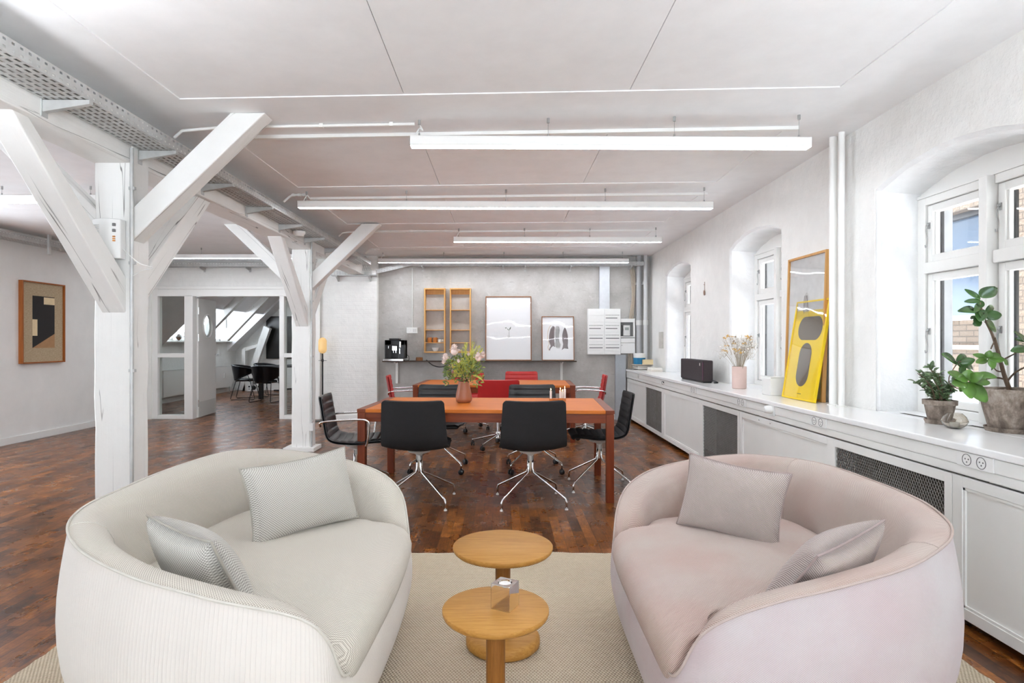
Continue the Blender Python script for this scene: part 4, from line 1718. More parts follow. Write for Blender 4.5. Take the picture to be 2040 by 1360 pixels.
# electrical cabinet
t = thing('fuse_cabinet', (1.672, 9.86, 1.07), 'white double fuse cabinet with rows of breakers on the grey wall', 'fuse box')
B('case', M['plastic_w'], t, (-.27, .27, -.0, .09, 0, .75), bevel=.003)
for s_ in (-1, 1):
    x0, x1 = (-.265, -.006) if s_ < 0 else (.006, .265)
    zz = [.005, .06, .17, .215, .325, .37, .48, .53, .64, .745]
    m_ = MB()
    for a, b in zip(zz[:-1], zz[1:]):
        m_.box(x0, x1, -.012, 0, a + .002, b - .002)
    c_ = m_.build('cover_plate', M['plastic_w'], t, bevel=.0015)
    m_ = MB()
    rows = [.115, .27, .43] if s_ < 0 else [.115, .27, .43, .60]
    for z in rows:
        m_.box(x0 + .02, x1 - .05 + (.03 if z < .4 else 0), -.0135, -.011, z - .008, z + .004)
    m_.build('breaker_row', M['ink'], c_)
    m_ = MB()
    for z in rows:
        for q in range(9):
            m_.box(x0 + .02 + q * .025, x0 + .036 + q * .025, -.0135, -.011, z + .044, z + .050)
    m_.build('label_strip', simple('dark labels', (90, 90, 90), .6), c_)
t = thing('electricity_meter', (2.06, 9.87, 1.35), 'grey electricity meter in an open white box beside the fuse cabinet', 'meter')
B('case', M['plastic_w'], t, (-.115, .12, 0, .08, 0, .02), (-.115, .12, 0, .08, .25, .31), (.095, .12, 0, .08, .02, .25), (-.115, .12, .06, .08, 0, .31), bevel=.002)
B('recess', simple('grey meter backplate', (120, 120, 118), .6), t, (-.115, .095, .045, .06, .02, .25))
B('meter', M['plastic_g'], t, (-.07, .035, -.02, .045, .03, .20), bevel=.004)
B('display', simple('grey display', (150, 156, 150), .3), t, (-.05, .015, -.022, -.02, .12, .165))
m_ = MB()
m_.tube([(-.09, .02, .02), (-.10, 0, .08), (-.08, -.01, .13), (-.10, .01, .2)], .004, 6, smooth=4)
m_.build('wire', M['dark'], t, smooth=True)
t = thing('junction_cabinet', (2.06, 9.87, 1.09), 'plain white electrical box under the meter', 'electrical box')
B('case', M['plastic_w'], t, (-.115, .12, 0, .08, 0, .17), (-.115, .12, 0, .08, .175, .25), bevel=.003)
B('lock', M['plastic_k'], t, (-.10, -.09, -.003, 0, .13, .14))
M['duct'] = simple('pale grey steel duct', (202, 205, 208), .4, .2, .03)
tag(B('cable_duct', M['duct'], None, (1.60, 1.765, 9.87, 9.95, 1.82, 2.52)), 'grey metal duct above the fuse cabinet', 'duct')
tag(B('cable_duct', simple('grey steel duct', (172, 176, 180), .4, .2, .03), None, (1.86, 2.03, 9.87, 9.95, 0.0, 1.07)), 'grey metal duct below the fuse cabinet', 'duct')
cbn = thing('cable_bundle', (2.12, 9.92, .84), 'beige cables dropping to the electricity meter', 'cables')
M['beige'] = simple('beige cables', (186, 172, 154), .5, 0, .05)
for q in range(3):
    m_ = MB()
    x = 2.10 + .028 * q
    m_.tube([(x - .01, 9.90, 2.53), (x + .03, 9.91, 2.35), (x + .045 - .01 * q, 9.92, 2.0), (x, 9.92, 1.66)], .010, 8, smooth=5)
    m_.v = [(p[0] - 2.12, p[1] - 9.92, p[2] - .84) for p in m_.v]
    m_.build('upper_cable', M['beige'], cbn, smooth=True)
    m_ = MB()
    m_.tube([(x - .02 - 2.12, 0, .25), (x - .02 - 2.12, 0, 0)], .010, 8)
    m_.build('lower_cable', M['beige'], cbn, smooth=True)
tag(B('junction_box', simple('beige plastic', (200, 197, 188), .5), None, (2.405, 2.44, 9.10, 9.24, 1.18, 1.43), bevel=.004), 'beige box on the right wall near the far corner', 'junction box')


def framed2(loc, w_, H, rz, lean, mat, fw, depth, label, pmat):
    t = thing('framed_picture', loc, label, 'framed picture')
    t.rotation_euler = (-lean, 0, rz)
    h = w_ / 2
    fr = MB()
    for b in ((-h, -h + fw, -depth, 0, 0, H), (h - fw, h, -depth, 0, 0, H), (-h + fw, h - fw, -depth, 0, 0, fw), (-h + fw, h - fw, -depth, 0, H - fw, H)):
        fr.box(*b)
    fr.build('frame', mat, t, bevel=.0015)
    B('print', pmat, t, (-h + fw * .6, h - fw * .6, -depth * .45, -depth * .3, fw * .6, H - fw * .6))
    return t


# ---------------------------------------------------------------- painting on the left wall
M['linen'] = NT('linen mat')
_m = M['linen']
_f = _m.noise(_m.coords(scale=(1, 40, 4)), 30, 3)
_g = _m.noise(_m.coords(scale=(1, 4, 40)), 30, 3)
M['linen'] = _m.fin(_m.ramp(_m.math('MULTIPLY', _m.math('ADD', _f, _g), .5), [(.4, lin((170, 150, 120))), (.6, lin((196, 178, 148)))]), .9)
t = thing('abstract_painting', (LX, 8.035, 1.0), 'framed abstract picture of black shapes on linen on the left wall', 'framed picture')
t.rotation_euler = (0, 0, R(90))
hw, H = .375, 1.07
fr = MB()
for b in ((-hw, -hw + .018, -.055, 0, 0, H), (hw - .018, hw, -.055, 0, 0, H), (-hw + .018, hw - .018, -.055, 0, 0, .018), (-hw + .018, hw - .018, -.055, 0, H - .018, H)):
    fr.box(*b)
fr.build('frame', wood('cherry frame', (140, 78, 34), (178, 106, 54), 2, 1, .4), t, bevel=.001)
B('linen_mat', M['linen'], t, (-hw + .01, hw - .01, -.030, -.02, .01, H - .01))
y = -.0305


def flat(name, pts, mat, yy):
    m_ = MB()
    m_.add([(p[0], yy, p[1]) for p in pts], [tuple(range(len(pts)))])
    return m_.build(name, mat, t)


x0, x1, z0, z1 = -.185, .205, .20, .885
flat('black_field', [(x0, z0), (x1, z0), (x1, z1), (x0, z1)], simple('black ink', (40, 38, 37), .8), y)
flat('tan_triangle', [(x0, z0), (x1, z0), (x1, z0 + .19)], simple('tan ink', (176, 136, 96), .8), y - .0004)
m_c = simple('cream ink', (236, 216, 176), .8)
flat('cream_block', [(0.01, z1 - .105), (x1, z1 - .105), (x1, z1 - .01), (0.01, z1 - .01)], m_c, y - .0004)
flat('cream_block', [(x0, .36), (x0 + .085, .36), (x0 + .085, .575), (x0, .575)], m_c, y - .0004)

# ---------------------------------------------------------------- pictures leaning on the right wall
t = framed2((2.395, 4.755, .833), .60, 1.135, R(-90), math.atan2(.035, 1.13), M['oak_l'], .018, .03, 'tall oak framed pale print behind the yellow poster', simple('pale grey print', (214, 214, 212), .7))
m_ = MB()
pts = []
for q in range(24):
    th = 2 * PI * q / 24
    pts.append((.0 + .05 * math.cos(th), -.0145, .70 + .14 * math.sin(th)))
m_.add(pts, [tuple(range(24))])
m_.build('smoke_drawing', M['ink3'], t)
m_ = MB()
for k in range(5):
    m_.tube([(-.03 + .012 * k + .012 * math.sin(q * .7 + k), -.0152, .50 + .035 * q) for q in range(10)], .002, 4)
m_.build('smoke_lines', M['ink2'], t)
B('glazing', M['acryl'], t, (-.284, .284, -.024, -.022, .016, 1.118))
t = framed2((2.30, 4.66, .833), .50, .78, R(-90), math.atan2(.125, .77), simple('yellow frame lacquer', (240, 205, 20), .4, 0, .02), .014, .022, 'yellow poster with two grey rounded shapes in a yellow frame', simple('yellow poster print', (248, 214, 10), .55, 0, .015))
gy = simple('warm grey poster ink', (104, 96, 84), .5, 0, .03)


def stadium(cx, cz, w_, h_, r_, n_=10):
    pts = []
    for (sx, sz, a0) in ((1, 1, 0), (-1, 1, 90), (-1, -1, 180), (1, -1, 270)):
        for q in range(n_ + 1):
            a = R(a0 + 90 * q / n_)
            pts.append((cx + sx * (w_ / 2 - r_) + r_ * math.cos(a), cz + sz * (h_ / 2 - r_) + r_ * math.sin(a)))
    return pts


m_ = MB()
p = stadium(.01, .56, .36, .185, .09)
m_.add([(a, -.0112, b) for a, b in p], [tuple(range(len(p)))])
m_.build('upper_shape', gy, t)
m_ = MB()
p = stadium(.0, .275, .185, .34, .092)
m_.add([(a, -.0112, b) for a, b in p], [tuple(range(len(p)))])
m_.build('lower_shape', gy, t)
B('small_print_line', simple('dark print line', (90, 84, 30), .6), t, (-.03, .03, -.0114, -.0110, .045, .050))
B('glazing', M['acryl'], t, (-.238, .238, -.019, -.0175, .012, .768))

# ---------------------------------------------------------------- on the worktop
ZT_ = .833
t = thing('speaker', (2.235, 6.95, ZT_), 'long dark fabric loudspeaker on the worktop between the far windows', 'speaker')
B('cabinet', simple('dark brown speaker cloth', (52, 44, 46), .85, 0, .1, 60, .2, 500), t, (-.055, .055, -.42, .40, .012, .245), bevel=.012, seg=3)
B('foot', M['dark'], t, (-.045, .045, -.40, .38, 0, .012))
B('logo_tag', M['plastic_w'], t, (-.058, -.0545, -.32, -.305, .185, .215))
B('metal_strip', simple('magenta metal strip', (120, 60, 96), .3, .6), t, (-.057, -.054, -.412, -.404, .03, .225))
m_ = MB()
m_.tube([(.04, -.42, .03), (.07, -.46, .02), (.09, -.47, .008), (.06, -.44, .006), (.10, -.40, .006)], .005, 6, smooth=4)
m_.build('cord', M['plastic_k'], t, smooth=True)

t = thing('white_box', (2.31, 5.10, ZT_), 'plain white box on the worktop left of the yellow poster', 'box')
B('body', M['plastic_w'], t, (-.075, .075, -.085, .085, 0, .148), bevel=.006)
B('lid', M['plastic_w'], t, (-.072, .072, -.082, .082, .148, .154), bevel=.002)

t = thing('vase', (2.285, 5.80, ZT_), 'matt pink cylindrical vase on the worktop', 'vase')
MB().lathe([(0, 0), (.060, 0), (.066, .006), (.067, .2), (.066, .212), (.061, .212), (.060, .02), (0, .016)], 36).build('body', simple('matt pink ceramic', (214, 188, 178), .7, 0, .015), t, smooth=True)
rr = random.Random(11)
db = thing('dried_flowers', (2.285, 5.80, ZT_ + .16), 'bunch of dried white and yellow flowers in the pink vase', 'dried flowers')
heads_w, heads_y, heads_b, stems = MB(), MB(), MB(), MB()
for k in range(110):
    side = rr.random()
    if side < .78:
        a = rr.uniform(-PI, PI)
        lean = rr.uniform(.02, .24)
        L = rr.uniform(.16, .36)
        dx, dy = math.cos(a) * lean * .6, math.sin(a) * lean + .05
    else:
        L = rr.uniform(.22, .34)
        dx, dy = rr.uniform(-.02, .05), -rr.uniform(.16, .27)
    top = Vector((dx, dy, L))
    st_ = Vector((dx * .12, dy * .15, .0))
    stems.tube([st_, st_.lerp(top, .5) + Vector((0, 0, .02)), top], .0009, 4)
    kind = rr.random()
    if kind < .55:
        heads_w.sphere(top, rr.uniform(.005, .011), 7, 5)
        for q in range(6):
            o_ = top + Vector((rr.uniform(-.04, .04), rr.uniform(-.045, .045), rr.uniform(-.05, .03)))
            stems.tube([top - Vector((0, 0, .05)), o_], .0006, 3)
            heads_w.sphere(o_, rr.uniform(.003, .005), 6, 4)
    elif kind < .78:
        heads_b.sphere(top, rr.uniform(.006, .010), 8, 5, (1, 1, .8))
    else:
        c_ = top
        for q in range(9):
            o_ = c_ + Vector((rr.uniform(-.018, .018), rr.uniform(-.018, .018), rr.uniform(-.008, .008)))
            heads_y.sphere(o_, rr.uniform(.004, .007), 6, 4)
stems.build('stems', simple('dry straw stems', (170, 158, 138), .8), db)
heads_w.build('white_blossoms', simple('papery white petals', (238, 234, 226), .9), db, smooth=True)['kind'] = 'stuff'
heads_y.build('yellow_blossoms', simple('dried yellow petals', (222, 182, 110), .9), db, smooth=True)['kind'] = 'stuff'
heads_b.build('brown_seed_heads', simple('brown seed heads', (170, 148, 124), .9), db, smooth=True)['kind'] = 'stuff'

# books and boxes in the far corner
rr = random.Random(4)
z = ZT_
for k in range(9):
    th = [.012, .008, .01, .014, .008, .016, .01, .008, .012][k]
    col = [(226, 224, 218), (90, 88, 86), (216, 208, 196), (236, 234, 230), (196, 188, 176), (232, 230, 226), (150, 146, 140), (228, 222, 214), (210, 200, 184)][k]
    ang = R(rr.uniform(-8, 10))
    o = MB().box(-.13, .13, -.105, .105, .0008, th - .0008).build('cover', simple('magazine cover', col, .45, 0, .02), None, bevel=.001)
    o.name = 'magazine'
    o.location = (2.20 + rr.uniform(-.02, .02), 9.42 + rr.uniform(-.02, .02), z)
    o.rotation_euler = (0, 0, ang)
    pos = ['bottom', 'second from bottom', 'third from bottom', 'fourth from bottom', 'middle', 'fourth from top', 'third from top', 'second from top', 'topmost'][k]
    tag(o, 'magazine lying in the corner stack, ' + pos + ' one', 'magazine', 'magazines stacked in the corner')
    z += th
t = thing('tub', (2.155, 9.45, z), 'white tub with a blue band on the magazine stack', 'tub')
MB().lathe([(0, 0), (.085, 0), (.095, .17), (.09, .17), (.085, .01)], 28).build('body', M['plastic_w'], t, smooth=True)
MB().lathe([(.0865, .0), (.0935, .10), (.094, .10), (.088, .0)], 28, close=False).build('blue_band', simple('blue label', (24, 116, 158), .5), t, smooth=True)
tag(MB().box(-.075, .075, -.05, .05, 0, .075).build('small_box', simple('cream and orange box', (226, 206, 162), .6, 0, .08, 6), None, bevel=.002), 'cream coloured box in front of the blue banded tub', 'box').location = (2.225, 9.36, z) if False else (2.255, 9.33, z)
for q, (w_, d_, th, col, pos) in enumerate(((.17, .26, .030, (228, 222, 212), 'lower'), (.16, .25, .028, (240, 236, 228), 'upper'))):
    o = MB().box(-w_ / 2, w_ / 2, -d_ / 2, d_ / 2, 0, th - .001).build('book', simple('pale book cover', col, .5, 0, .02), None, bevel=.002)
    tag(o, 'thick pale book lying before the magazine stack, %s of two' % pos, 'book')
    o.location = (2.31, 9.10, ZT_ + .0005 + .030 * q)

# ---------------------------------------------------------------- ornaments on the wall
t = thing('wall_ornament', (2.44, 7.23, 1.90), 'small brown feather ornament hanging between the far windows', 'ornament')
m_ = MB()
m_.sphere((-.012, 0, -.03), .022, 10, 8, (.5, .7, 1.5))
m_.tube([(-.008, 0, 0), (-.008, 0, .10)], .003, 6)
m_.tube([(-.012, -.02, .06), (-.012, .02, .07)], .003, 6)
m_.build('figure', simple('brown feather', (150, 124, 108), .8, 0, .2, 40), t, smooth=True)

# ---------------------------------------------------------------- plants on the worktop
def px(x, y, Y):
    """a point measured in the photograph, at distance Y into the room"""
    return Vector(((x - 1000) * Y / 1200, Y, 1.285 - (y - 680) * Y / 1200))


def add_leaf(m_, base, tip, width, nrm, droop=.0, fold=.12, n=6):
    base, tip, nrm = Vector(base), Vector(tip), Vector(nrm)
    d = tip - base
    L = d.length
    d.normalize()
    s_ = d.cross(nrm)
    if s_.length < 1e-4:
        s_ = d.orthogonal()
    s_.normalize()
    up = s_.cross(d)
    rows = []
    for i in range(n + 1):
        t_ = i / n
        wd = width * .5 * (math.sin(PI * min(1, (t_ * .92 + .04)) ** .85)) ** .75
        c_ = base + d * (L * t_) + up * (math.sin(PI * t_) * droop * L)
        rows.append([c_ - s_ * wd + up * wd * fold * 2, c_, c_ + s_ * wd + up * wd * fold * 2])
    vs = [p for r_ in rows for p in r_]
    fs = []
    for i in range(n):
        for j in range(2):
            fs.append((i * 3 + j, i * 3 + j + 1, i * 3 + 3 + j + 1, i * 3 + 3 + j))
    m_.add(vs, fs)


def pot(t, r0, r1, h_, rim, saucer=True):
    MB().lathe([(0, .012), (r0, .012), (r0 + (r1 - r0) * .75, h_ * .78), (r1 * .985, h_ * .80), (r1 + .003, h_ * .80), (r1 + .004, h_), (r1 - .008, h_), (r1 - .012, h_ - .02), (0, h_ - .022)] if rim else
              [(0, .014), (r0, .014), (r0 + (r1 - r0) * .6, h_ * .55), (r1, h_ * .93), (r1 + .004, h_ * .97), (r1 + .002, h_), (r1 - .010, h_), (r1 - .016, h_ - .02), (0, h_ - .024)], 40).build('pot', M['pot'], t, smooth=True, angle=50)
    MB().lathe([(0, 0), (r0 + .012, 0), (r0 + .020, .022), (r0 + .014, .022), (r0 + .006, .010), (0, .010)], 36).build('saucer', M['pot'], t, smooth=True)
    MB().lathe([(0, h_ - .018), (r1 - .02, h_ - .020)], 24, close=False).build('soil', simple('dark soil', (70, 58, 48), .95, 0, .3, 40, .4, 80), t)


ps = thing('potted_plant', (2.42, 3.33, ZT_), 'small jade plant in a rimmed clay pot before the near window', 'potted plant')
pot(ps, .055, .078, .130, True)
rr = random.Random(21)
stm, lv = MB(), MB()
tips = []
for k in range(13):
    a = rr.uniform(-PI, PI)
    lean = rr.uniform(.02, .12)
    L = rr.uniform(.10, .19)
    p0 = Vector((rr.uniform(-.02, .02), rr.uniform(-.02, .02), .105))
    p1 = p0 + Vector((math.cos(a) * lean * .5, math.sin(a) * lean * .5, L * .6))
    p2 = p0 + Vector((math.cos(a) * lean * 1.1 - .02, math.sin(a) * lean * 1.1 + .01, L + .02))
    stm.tube([p0, p1, p2], [.006, .004, .002], 6, smooth=3)
    tips.append((p0, p1, p2))
for (p0, p1, p2) in tips:
    for q in range(26):
        t_ = rr.uniform(.15, 1.0)
        b_ = p0.lerp(p1, t_ * 2) if t_ < .5 else p1.lerp(p2, t_ * 2 - 1)
        d_ = Vector((rr.uniform(-1, 1), rr.uniform(-1, 1), rr.uniform(-.5, .9))).normalized()
        l_ = rr.uniform(.022, .044)
        add_leaf(lv, b_ + d_ * .004, b_ + d_ * l_, l_ * .55, Vector((rr.uniform(-.4, .4), rr.uniform(-.8, .2), 1)), .1, .1, 4)
stm.build('stems', M['stem'], ps, smooth=True)
lv.build('leaves', M['leafj'], ps, smooth=True, solid=.002)

BY = 3.03
pb_ = thing('potted_plant', (2.565, BY, ZT_), 'tall rubber plant with big glossy leaves in a wide grey clay pot', 'potted plant')
pot(pb_, .095, .135, .215, False)
inv = Vector((-2.565, -BY, -ZT_))


def P3(x, y, dY=0.0):
    return px(x, y, BY + dY) + inv


s1 = MB()
s1.tube([P3(2012, 778), P3(2000, 745), P3(1985, 690), P3(1975, 662), P3(1960, 632), P3(1952, 602)], [.011, .009, .007, .005, .004], 8, smooth=4)
s1.tube([P3(2008, 770, -.01), P3(1994, 715, -.015), P3(1982, 672, -.01)], [.006, .004], 6, smooth=3)
s1.tube([P3(2006, 760), P3(2022, 742, -.03), P3(2050, 725, -.08), P3(2060, 700, -.1)], [.005, .003], 6, smooth=3)
s1.tube([P3(1999, 716), P3(2020, 705, -.03), P3(2038, 695, -.05), P3(2062, 690, -.06)], [.004, .0025], 6, smooth=3)
s1.tube([P3(2006, 757), P3(1985, 752, .05), P3(1950, 758, -.06), P3(1926, 762, -.10)], [.005, .003], 6, smooth=3)
s1.tube([P3(2000, 740), P3(1985, 738, .02), P3(1974, 722, -.02), P3(1968, 712, -.02)], [.004, .002], 6, smooth=3)
s1.tube([P3(1982, 678), P3(1976, 690, -.02), P3(1974, 695, -.02)], .003, 6)
s1.build('stems', M['stem'], pb_, smooth=True)
# leaves: (base, tip, width px, depth offsets) as measured clusters
clusters = {
    'top_leaves': (0.0, [((1954, 592), (1984, 572), 26), ((1952, 596), (1922, 576), 12), ((1953, 598), (1921, 601), 12), ((1945, 620), (1908, 620), 17), ((1956, 616), (1952, 640), 20), ((1964, 632), (1995, 626), 20),
                            ((1964, 640), (1984, 660), 24), ((1962, 625), (1976, 608), 12), ((1955, 645), (1938, 644), 18), ((1948, 606), (1940, 622), 12), ((1950, 630), (1934, 636), 14), ((1958, 600), (1945, 614), 13), ((1950, 650), (1944, 628), 14), ((1962, 640), (1950, 622), 16)]),
    'lower_left_leaves': (-.14, [((1924, 762), (1896, 764), 22), ((1924, 762), (1934, 794), 28), ((1930, 764), (1966, 800), 28), ((1926, 758), (1930, 736), 24), ((1922, 756), (1888, 742), 20), ((1934, 756), (1972, 762), 22), ((1930, 758), (1960, 744), 18), ((1928, 760), (1912, 780), 14), ((1940, 750), (1986, 752), 18), ((1926, 752), (1908, 756), 16)]),
    'middle_leaves': (-.05, [((1968, 712), (1938, 706), 11), ((1968, 712), (1972, 698), 14), ((1970, 714), (2002, 716), 16), ((1970, 714), (1980, 734), 15), ((1966, 716), (1944, 722), 13), ((1972, 710), (1992, 706), 14), ((2000, 716), (2008, 728), 12), ((1966, 718), (1975, 737), 10)]),
    'upper_left_leaves': (-.02, [((1904, 722), (1876, 706), 24), ((1906, 722), (1922, 706), 14), ((1912, 724), (1942, 716), 16), ((1918, 726), (1938, 734), 16), ((1904, 722), (1918, 740), 12), ((1920, 728), (1912, 744), 12)]),
    'right_leaves': (-.08, [((2050, 692), (2014, 700), 18), ((2048, 682), (2020, 660), 12), ((2046, 678), (2022, 676), 12), ((2050, 690), (2036, 684), 18), ((2046, 690), (2060, 676), 16), ((2060, 700), (2075, 716), 18), ((2058, 690), (2080, 684), 18)]),
}
rr = random.Random(8)
for nm, (dY, lst) in clusters.items():
    m_ = MB()
    for (b_, t_, wd) in lst:
        e1, e2 = rr.uniform(-.03, .03), rr.uniform(-.06, .06)
        a_, c_ = P3(b_[0], b_[1], dY), P3(t_[0], t_[1], dY + e2)
        add_leaf(m_, a_, c_, wd * BY / 1200 * 1.05, Vector((rr.uniform(-.4, .2), -1, rr.uniform(.2, .9))), rr.uniform(-.05, .1), .12, 8)
    m_.build(nm, M['leaf2'] if nm in ('lower_left_leaves', 'middle_leaves') else M['leaf'], pb_, smooth=True, solid=.0015)
m_ = MB()
m_.tube([P3(1916, 722, -.02), P3(1908, 722, -.02), P3(1890, 760, .06), P3(1930, 780, .0), P3(2004, 772)], .0025, 6, smooth=4)
m_.build('side_shoot', M['stem'], pb_, smooth=True)

t = thing('tealight_holder', (2.36, 3.14, ZT_), 'smoked glass tealight holder on the worktop between the two plants', 'candle holder')
MB().lathe([(0, .0), (.030, .0), (.052, .018), (.060, .038), (.050, .062), (.034, .078), (.0325, .078), (.048, .061), (.057, .038), (.049, .020), (.028, .005), (0, .004)], 32).build('glass_bowl', glass('smoked glass', (.86, .82, .76), 0, False), t, smooth=True)
MB().lathe([(0, .008), (.022, .008), (.022, .028), (0, .028)], 20).build('tealight', M['plastic_w'], t, smooth=True)

# ---------------------------------------------------------------- dining tables
def dining(name, cx, cy, L, W_, zt, rz, label):
    t = thing(name, (cx, cy, 0), label, 'table', rz=rz, group='teak dining tables')
    h, v = L / 2, W_ / 2
    th = .028
    e = .07
    B('tabletop', M['teak'], t, (-h + e, h - e, -v, v, zt - th, zt), bevel=.002)
    B('breadboard_end', M['teakd'], t, (-h, -h + e - .0005, -v, v, zt - th, zt), bevel=.002)
    B('breadboard_end', M['teakd'], t, (h - e + .0005, h, -v, v, zt - th, zt), bevel=.002)
    lg = .062
    m_ = MB()
    for s_ in (-1, 1):
        y0_ = s_ * (v - .012)
        m_.box(-h + lg, h - lg, min(y0_, y0_ - s_ * .022), max(y0_, y0_ - s_ * .022), zt - th - .075, zt - th)
        x0_ = s_ * (h - .012)
        m_.box(min(x0_, x0_ - s_ * .022), max(x0_, x0_ - s_ * .022), -v + lg, v - lg, zt - th - .075, zt - th)
    m_.build('apron', M['teakd'], t, bevel=.001)
    m_ = MB()
    m_.box(-h + .006, h - .006, -v + .006, v - .006, zt - th - .006, zt - th)
    m_.build('shadow_gap', M['teakd'], t)
    for sx in (-1, 1):
        for sy in (-1, 1):
            xa, ya = sx * (h - .003), sy * (v - .003)
            B('leg', M['teakz'], t, (min(xa, xa - sx * lg), max(xa, xa - sx * lg), min(ya, ya - sy * lg), max(ya, ya - sy * lg), 0, zt - th - .006), bevel=.002)
    return t


dining('dining_table', -.113, 5.37, 2.08, 1.05, .735, R(-3.3), 'near teak dining table with the bouquet and candles on it')
dining('dining_table', -.085, 8.20, 2.08, 1.05, .728, R(-2.5), 'far teak dining table with red chairs round it')


# ---------------------------------------------------------------- chairs
def shell_profile():
    """centre line (y, z) from seat front to back top"""
    ctrl = [(.245, .440), (.225, .457), (.15, .455), (.05, .445), (-.06, .440), (-.15, .445), (-.205, .470), (-.235, .520), (-.252, .600), (-.268, .700), (-.290, .830)]
    pts = []
    for i in range(len(ctrl) - 1):
        p0 = Vector(ctrl[max(i - 1, 0)])
        p1, p2 = Vector(ctrl[i]), Vector(ctrl[i + 1])
        p3 = Vector(ctrl[min(i + 2, len(ctrl) - 1)])
        for k in range(10):
            t_ = k / 10
            pts.append(0.5 * ((2 * p1) + (p2 - p0) * t_ + (2 * p0 - 5 * p1 + 4 * p2 - p3) * t_ * t_ + (3 * p1 - p0 - 3 * p2 + p3) * t_ ** 3))
    pts.append(Vector(ctrl[-1]))
    # arc-length resample
    L = [0]
    for a, b in zip(pts[:-1], pts[1:]):
        L.append(L[-1] + (b - a).length)
    out = []
    N_ = 84
    j = 0
    for i in range(N_ + 1):
        s_ = L[-1] * i / N_
        while j < len(L) - 2 and L[j + 1] < s_:
            j += 1
        f = (s_ - L[j]) / max(1e-9, L[j + 1] - L[j])
        out.append(pts[j].lerp(pts[j + 1], f))
    return out, L[-1]


PROF, PLEN = shell_profile()


def half_w(s_):
    # s_ 0..1 along profile
    if s_ < .06:
        return .205 + .03 * math.sqrt(max(0, s_ / .06))
    if s_ < .55:
        return .235 + .027 * smoothstep((s_ - .06) / .45)
    w_ = .262 - .022 * ((s_ - .55) / .45)
    if s_ > .975:
        w_ -= .018 * ((s_ - .975) / .025) ** 2
    return w_


def shell_mesh(offset, ribs, thick, inset=0.0):
    m_ = MB()
    nu, nv = 84, 14

    def pt(i, j, side):
        i = max(0, min(nu, i))
        s_ = i / nu
        p = PROF[i]
        a = PROF[max(0, i - 1)]
        b = PROF[min(nu, i + 1)]
        d = (b - a).normalized()
        nrm = Vector((-d.y, d.x)) * -1      # toward the sitter
        if nrm.dot(Vector((.4, 1))) < 0:
            nrm = -nrm
        v = (j / nv) * 2 - 1
        hw_ = half_w(s_) - inset
        x = v * hw_
        bow = .034 * (abs(v) ** 2.2) * (.35 + .65 * smoothstep((s_ - .2) / .35))
        # rounded lower curve of the back: centre dips
        o = offset + bow
        if side == 1:
            edge = min(1, (1 - abs(v)) * 8) ** .5 if abs(v) < 1 else 0
            rb = 0
            if ribs:
                fr_ = (s_ * PLEN / .060) % 1.0
                rb = .009 * (1 - abs(2 * fr_ - 1) ** 5)
            o += thick * (.3 + .7 * edge) + rb * edge
        q = p + nrm * o
        return Vector((x, q.x, q.y))
    m_.grid(lambda i, j: pt(i, j, 1), nu, nv)
    m_.grid(lambda i, j: pt(i, j, 0), nu, nv)
    # rim
    n1 = (nu + 1) * (nv + 1)
    o = 0
    fs = []
    for i in range(nu):
        for j in (0, nv):
            fs.append((i * (nv + 1) + j, (i + 1) * (nv + 1) + j, n1 + (i + 1) * (nv + 1) + j, n1 + i * (nv + 1) + j))
    for j in range(nv):
        for i in (0, nu):
            fs.append((i * (nv + 1) + j, i * (nv + 1) + j + 1, n1 + i * (nv + 1) + j + 1, n1 + i * (nv + 1) + j))
    for f in fs:
        m_.f.append(f)
        m_.uv.append(None)
        m_.mi.append(0)
    return m_


